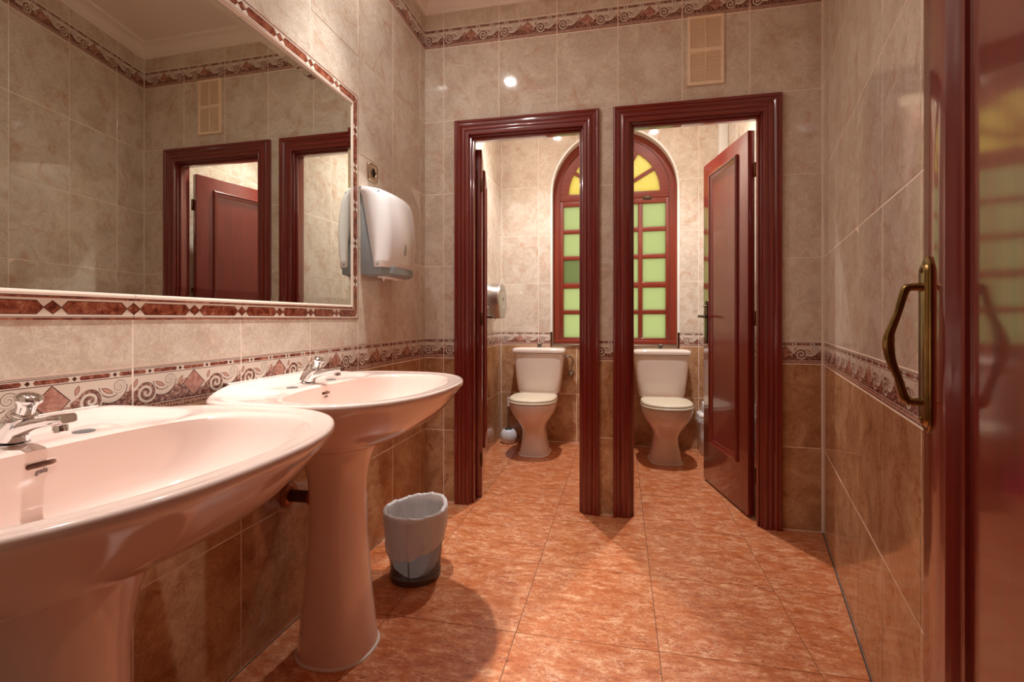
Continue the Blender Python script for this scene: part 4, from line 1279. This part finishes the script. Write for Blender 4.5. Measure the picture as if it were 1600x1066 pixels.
# ------------------------------------------------------------------ toilets
def toilet(x, y, rz, label, hose):
    root = empty('toilet', (x, y, 0), rz, label, 'toilet', 'close-coupled toilets in the stalls')
    # local: -y away from the wall
    def ring(z, c, l, lb, w, n=2.4, nb=3.0, seg=64):
        out = []
        for i in range(seg):
            t = 2 * PI * i / seg
            cs, sn = math.cos(t), math.sin(t)
            e = n if sn < 0 else nb
            ly = l if sn < 0 else lb
            out.append(Vector((w * sgnpow(cs, 2 / e), -c + ly * sgnpow(sn, 2 / e), z)))
        return out
    pan = [ring(0.0, 0.33, 0.145, 0.15, 0.112, 3.0, 4), ring(0.02, 0.33, 0.143, 0.15, 0.108, 3.0, 4), ring(0.06, 0.33, 0.136, 0.148, 0.098, 2.9, 4), ring(0.12, 0.335, 0.130, 0.15, 0.088, 2.7, 3.6),
           ring(0.17, 0.34, 0.133, 0.16, 0.084, 2.5, 3.2), ring(0.205, 0.35, 0.143, 0.18, 0.088, 2.4, 3), ring(0.245, 0.365, 0.165, 0.20, 0.107, 2.3, 3), ring(0.285, 0.375, 0.190, 0.21, 0.134, 2.3, 3),
           ring(0.325, 0.385, 0.208, 0.22, 0.157, 2.3, 3), ring(0.36, 0.39, 0.217, 0.225, 0.170, 2.3, 3), ring(0.388, 0.39, 0.220, 0.225, 0.1745, 2.3, 3), ring(0.398, 0.39, 0.219, 0.225, 0.1735, 2.3, 3), ring(0.402, 0.39, 0.212, 0.220, 0.167, 2.3, 3)]
    loft('pan', pan, M_WC, root, True, True, angle=70)
    loft('pan_shelf', [[Vector((px, py, z)) for px, py in ((-w, -0.205), (w, -0.205), (w * 0.95, -0.012), (-w * 0.95, -0.012))] for z, w in ((0.30, 0.10), (0.37, 0.150), (0.417, 0.155))], M_WC, root, True, True, angle=30)
    sl = [ring(0.0, 0.33, 0.145 + q, 0.15 + q, 0.112 + q, 3.0, 4) for q in (-0.004, 0.006)]
    loft('sealant_bead', [[p + Vector((0, 0, 0.0006)) for p in sl[1]], [p + Vector((0, 0, 0.006)) for p in sl[0]]], M_SEAL, root)
    st = [ring(z, 0.405, 0.208 + q, 0.185 + q, 0.176 + q, 2.35, 4.5) for z, q in ((0.404, -0.004), (0.406, 0.0), (0.415, 0.0), (0.419, -0.004))]
    seat = loft('seat', st, M_SEAT, root, True, True, angle=50)
    ld = [ring(z, 0.402, 0.206 + q, 0.182 + q, 0.174 + q, 2.35, 4.5) for z, q in ((0.4215, -0.004), (0.4235, 0.0), (0.430, 0.0), (0.437, -0.006), (0.440, -0.03), (0.441, -0.08))]
    loft('seat_lid', ld, M_SEAT, root, True, True, angle=50)
    for s in (-1, 1):
        tube('seat_hinge', [(s * 0.095, -0.212, 0.418), (s * 0.060, -0.212, 0.418)], 0.009, M_SEAT, root, 14)
    def tank(z, hw, d0, d1, n=7):
        return [Vector((p.x, p.y, z)) for p in superell(0, -(d0 + d1) / 2, hw, (d1 - d0) / 2, n, 0, 64)]
    cis = [tank(0.418, 0.120, 0.03, 0.165), tank(0.420, 0.150, 0.015, 0.172), tank(0.432, 0.165, 0.010, 0.178), tank(0.455, 0.173, 0.009, 0.182), tank(0.55, 0.185, 0.009, 0.186), tank(0.66, 0.196, 0.009, 0.190), tank(0.738, 0.203, 0.009, 0.193), tank(0.746, 0.203, 0.009, 0.193)]
    loft('cistern', cis, M_WC, root, True, True, angle=60)
    lid = [tank(0.748, 0.206, 0.008, 0.197), tank(0.750, 0.214, 0.006, 0.203), tank(0.764, 0.216, 0.005, 0.205), tank(0.776, 0.213, 0.006, 0.203, 6), tank(0.784, 0.203, 0.012, 0.196, 5), tank(0.789, 0.175, 0.03, 0.175, 4), tank(0.791, 0.10, 0.06, 0.14, 3)]
    cl = loft('cistern_lid', lid, M_WC, root, True, True, angle=60)
    lathe('flush_button', [(0.021, 0.0), (0.021, 0.004), (0.015, 0.006), (0.014, 0.012), (0.019, 0.016), (0.020, 0.026), (0.015, 0.033), (0.0, 0.035)], M_KNOB, cl, 28, loc=(0.0, -0.100, 0.790))
    if hose:
        h = tube('supply_hose', smooth_path([(0.200, -0.10, 0.715), (0.235, -0.10, 0.717), (0.262, -0.085, 0.705), (0.268, -0.062, 0.670), (0.255, -0.045, 0.625), (0.250, -0.040, 0.585)], 6), 0.0058, M_KNOB, root, 10)
        lathe('hose_nut', [(0.0, 0.0), (0.011, 0.0), (0.011, 0.016), (0.0, 0.016)], M_KNOB, h, 8, M=axis_matrix((0.204, -0.10, 0.715), (1, 0, 0)))
        v = lathe('stop_valve', [(0.0, 0.0), (0.024, 0.0), (0.024, 0.004), (0.010, 0.008), (0.010, 0.030), (0.018, 0.034), (0.0225, 0.046), (0.0215, 0.058), (0.013, 0.066), (0.0, 0.068)], M_KNOB, root, 24, M=axis_matrix((0.250, -0.0005, 0.572), (0, -1, 0)))
        tube('valve_outlet', [(0.250, -0.040, 0.572), (0.250, -0.040, 0.600)], 0.009, M_KNOB, v, 12)
    return root
toilet(-0.645, YS, 0.0, 'rose-white close-coupled toilet with cream lid in the left stall', True)
toilet(0.295, YS - 0.012, math.radians(3.5), 'rose-white close-coupled toilet with cream lid in the right stall', False)

# ------------------------------------------------------------------ toilet brush pot, left stall
tb = empty('toilet_brush', (-0.905, 3.872, 0), 0, 'toilet brush in a round white pot beside the left toilet', 'toilet brush')
lathe('pot', [(0.0, 0.003), (0.045, 0.003), (0.050, 0.0), (0.060, 0.010), (0.068, 0.035), (0.069, 0.058), (0.063, 0.085), (0.050, 0.104), (0.040, 0.112), (0.036, 0.112), (0.046, 0.100), (0.054, 0.080), (0.060, 0.050), (0.052, 0.014), (0.0, 0.012)], M_WCAST, tb, 40)
lathe('brush_head', [(0.0, 0.018), (0.026, 0.020), (0.032, 0.035), (0.032, 0.085), (0.026, 0.098), (0.0, 0.102)], M_BLACK, tb, 32)
h = tube('brush_handle', [(0.0, 0.0, 0.09), (-0.002, 0.0, 0.30)], 0.0075, M_KNOB, tb, 12)
tube('handle_tip', [(-0.002, 0, 0.300), (-0.003, 0, 0.375)], [0.0085, 0.0075], M_DISP, h, 12)
lathe('brush_collar', [(0.022, 0.110), (0.020, 0.118), (0.010, 0.124), (0.0, 0.124)], M_BLACK, tb, 24)

# pink brush pot, right stall
pb = empty('brush_pot', (0.044, 3.880, 0), 0, 'pink plastic toilet brush pot behind the door jamb in the right stall', 'toilet brush')
lathe('pot', [(0.0, 0.002), (0.052, 0.002), (0.054, 0.0), (0.050, 0.06), (0.044, 0.110), (0.041, 0.110), (0.046, 0.06), (0.046, 0.01), (0.0, 0.01)], M_PINK, pb, 32)
tube('brush_handle', [(0, 0, 0.02), (0, 0, 0.27)], [0.03, 0.006], M_PINK, pb, 14)

# ------------------------------------------------------------------ jumbo roll dispenser, left stall
jd = empty('roll_dispenser', (XSL, 3.555, 1.030), 0, 'round brushed steel jumbo toilet roll dispenser in the left stall', 'dispenser')
R_, cz = 0.130, 0.130
def jring(x, s=1.0):
    out = []
    for k in range(49):
        a = -PI * 0.19 + (PI + 2 * PI * 0.19) * k / 48
        out.append(Vector((x, R_ * s * math.cos(a), cz + R_ * s * math.sin(a))))
    out += [Vector((x, -R_ * s * 0.62, cz - R_ * s * 1.06)), Vector((x, R_ * s * 0.62, cz - R_ * s * 1.06))]
    return out
loft('drum', [jring(0.0005), jring(0.112), jring(0.118, 0.985), jring(0.120, 0.965)], M_STEEL, jd, True, False, angle=35)
loft('front_disc', [jring(0.1195, 0.968), jring(0.1235, 0.955), jring(0.1255, 0.90), jring(0.1265, 0.5)], M_STEEL, jd, False, True, angle=35)
for k, (yy, zz) in enumerate(((0, cz + 0.008),)):
    o = lathe('sight_slot', [(0.016, 0.0), (0.016, 0.0008), (0.0, 0.0008)], M_DISP_D, jd, 24, M=axis_matrix((0.1262, yy, zz), (1, 0, 0)))
    lathe('slot_ring', [(0.060, 0.0), (0.060, 0.001), (0.054, 0.001), (0.054, 0.0)], M_CHROME, jd, 40, M=axis_matrix((0.1258, 0, cz), (1, 0, 0)))
tube('tear_edge', [(0.012, -0.07, -0.004), (0.105, -0.07, -0.004)], 0.004, M_STEEL, jd, 8)
pp = [(0.075 + 0.010 * math.sin(k * 1.3), -0.072, -0.004 - k * 0.008) for k in range(4)]
tube('paper_end', pp, [0.006, 0.005, 0.004, 0.002], M_PAPER, jd, 8)

# ------------------------------------------------------------------ swing bin, right stall
sb = empty('swing_bin', (0.650, 3.862, 0), 0, 'white plastic swing-lid sanitary bin beside the right toilet', 'bin')
def sq(z, a, b, n=5): return [Vector((p.x, p.y, z)) for p in superell(0, 0, a, b, n, 0, 48)]
loft('body', [sq(0.0, 0.060, 0.068), sq(0.004, 0.064, 0.072), sq(0.15, 0.070, 0.080), sq(0.285, 0.075, 0.086)], M_DISP_G if False else M_WCAST, sb, True, True, angle=50)
lidc = loft('lid_collar', [sq(0.285, 0.077, 0.089), sq(0.290, 0.080, 0.092), sq(0.302, 0.078, 0.090), sq(0.312, 0.066, 0.078)], M_DISP, sb, True, True, angle=40)
loft('swing_flap', [[Vector((p.x, p.y * s, z + 0.0)) for p in superell(0, 0, 0.046, 0.062, 6, 0, 40)] for z, s in ((0.306, 1.0), (0.350, 0.97), (0.385, 0.7), (0.392, 0.3))], M_DISP, sb, True, True, angle=40)
rings = []
for zi, (z, q) in enumerate(((0.284, 0.002), (0.276, 0.006), (0.262, 0.008), (0.248, 0.010))):
    rg = sq(z, 0.074 + q, 0.085 + q)
    rings.append([p + Vector((0.004 * math.sin(9 * i * 0.41 + zi), 0.004 * math.cos(7 * i * 0.37 + zi), 0.008 * math.sin(i * 1.1) * (zi / 3))) for i, p in enumerate(rg)])
loft('bag_edge', rings, M_BAG, sb, False, False, angle=180)
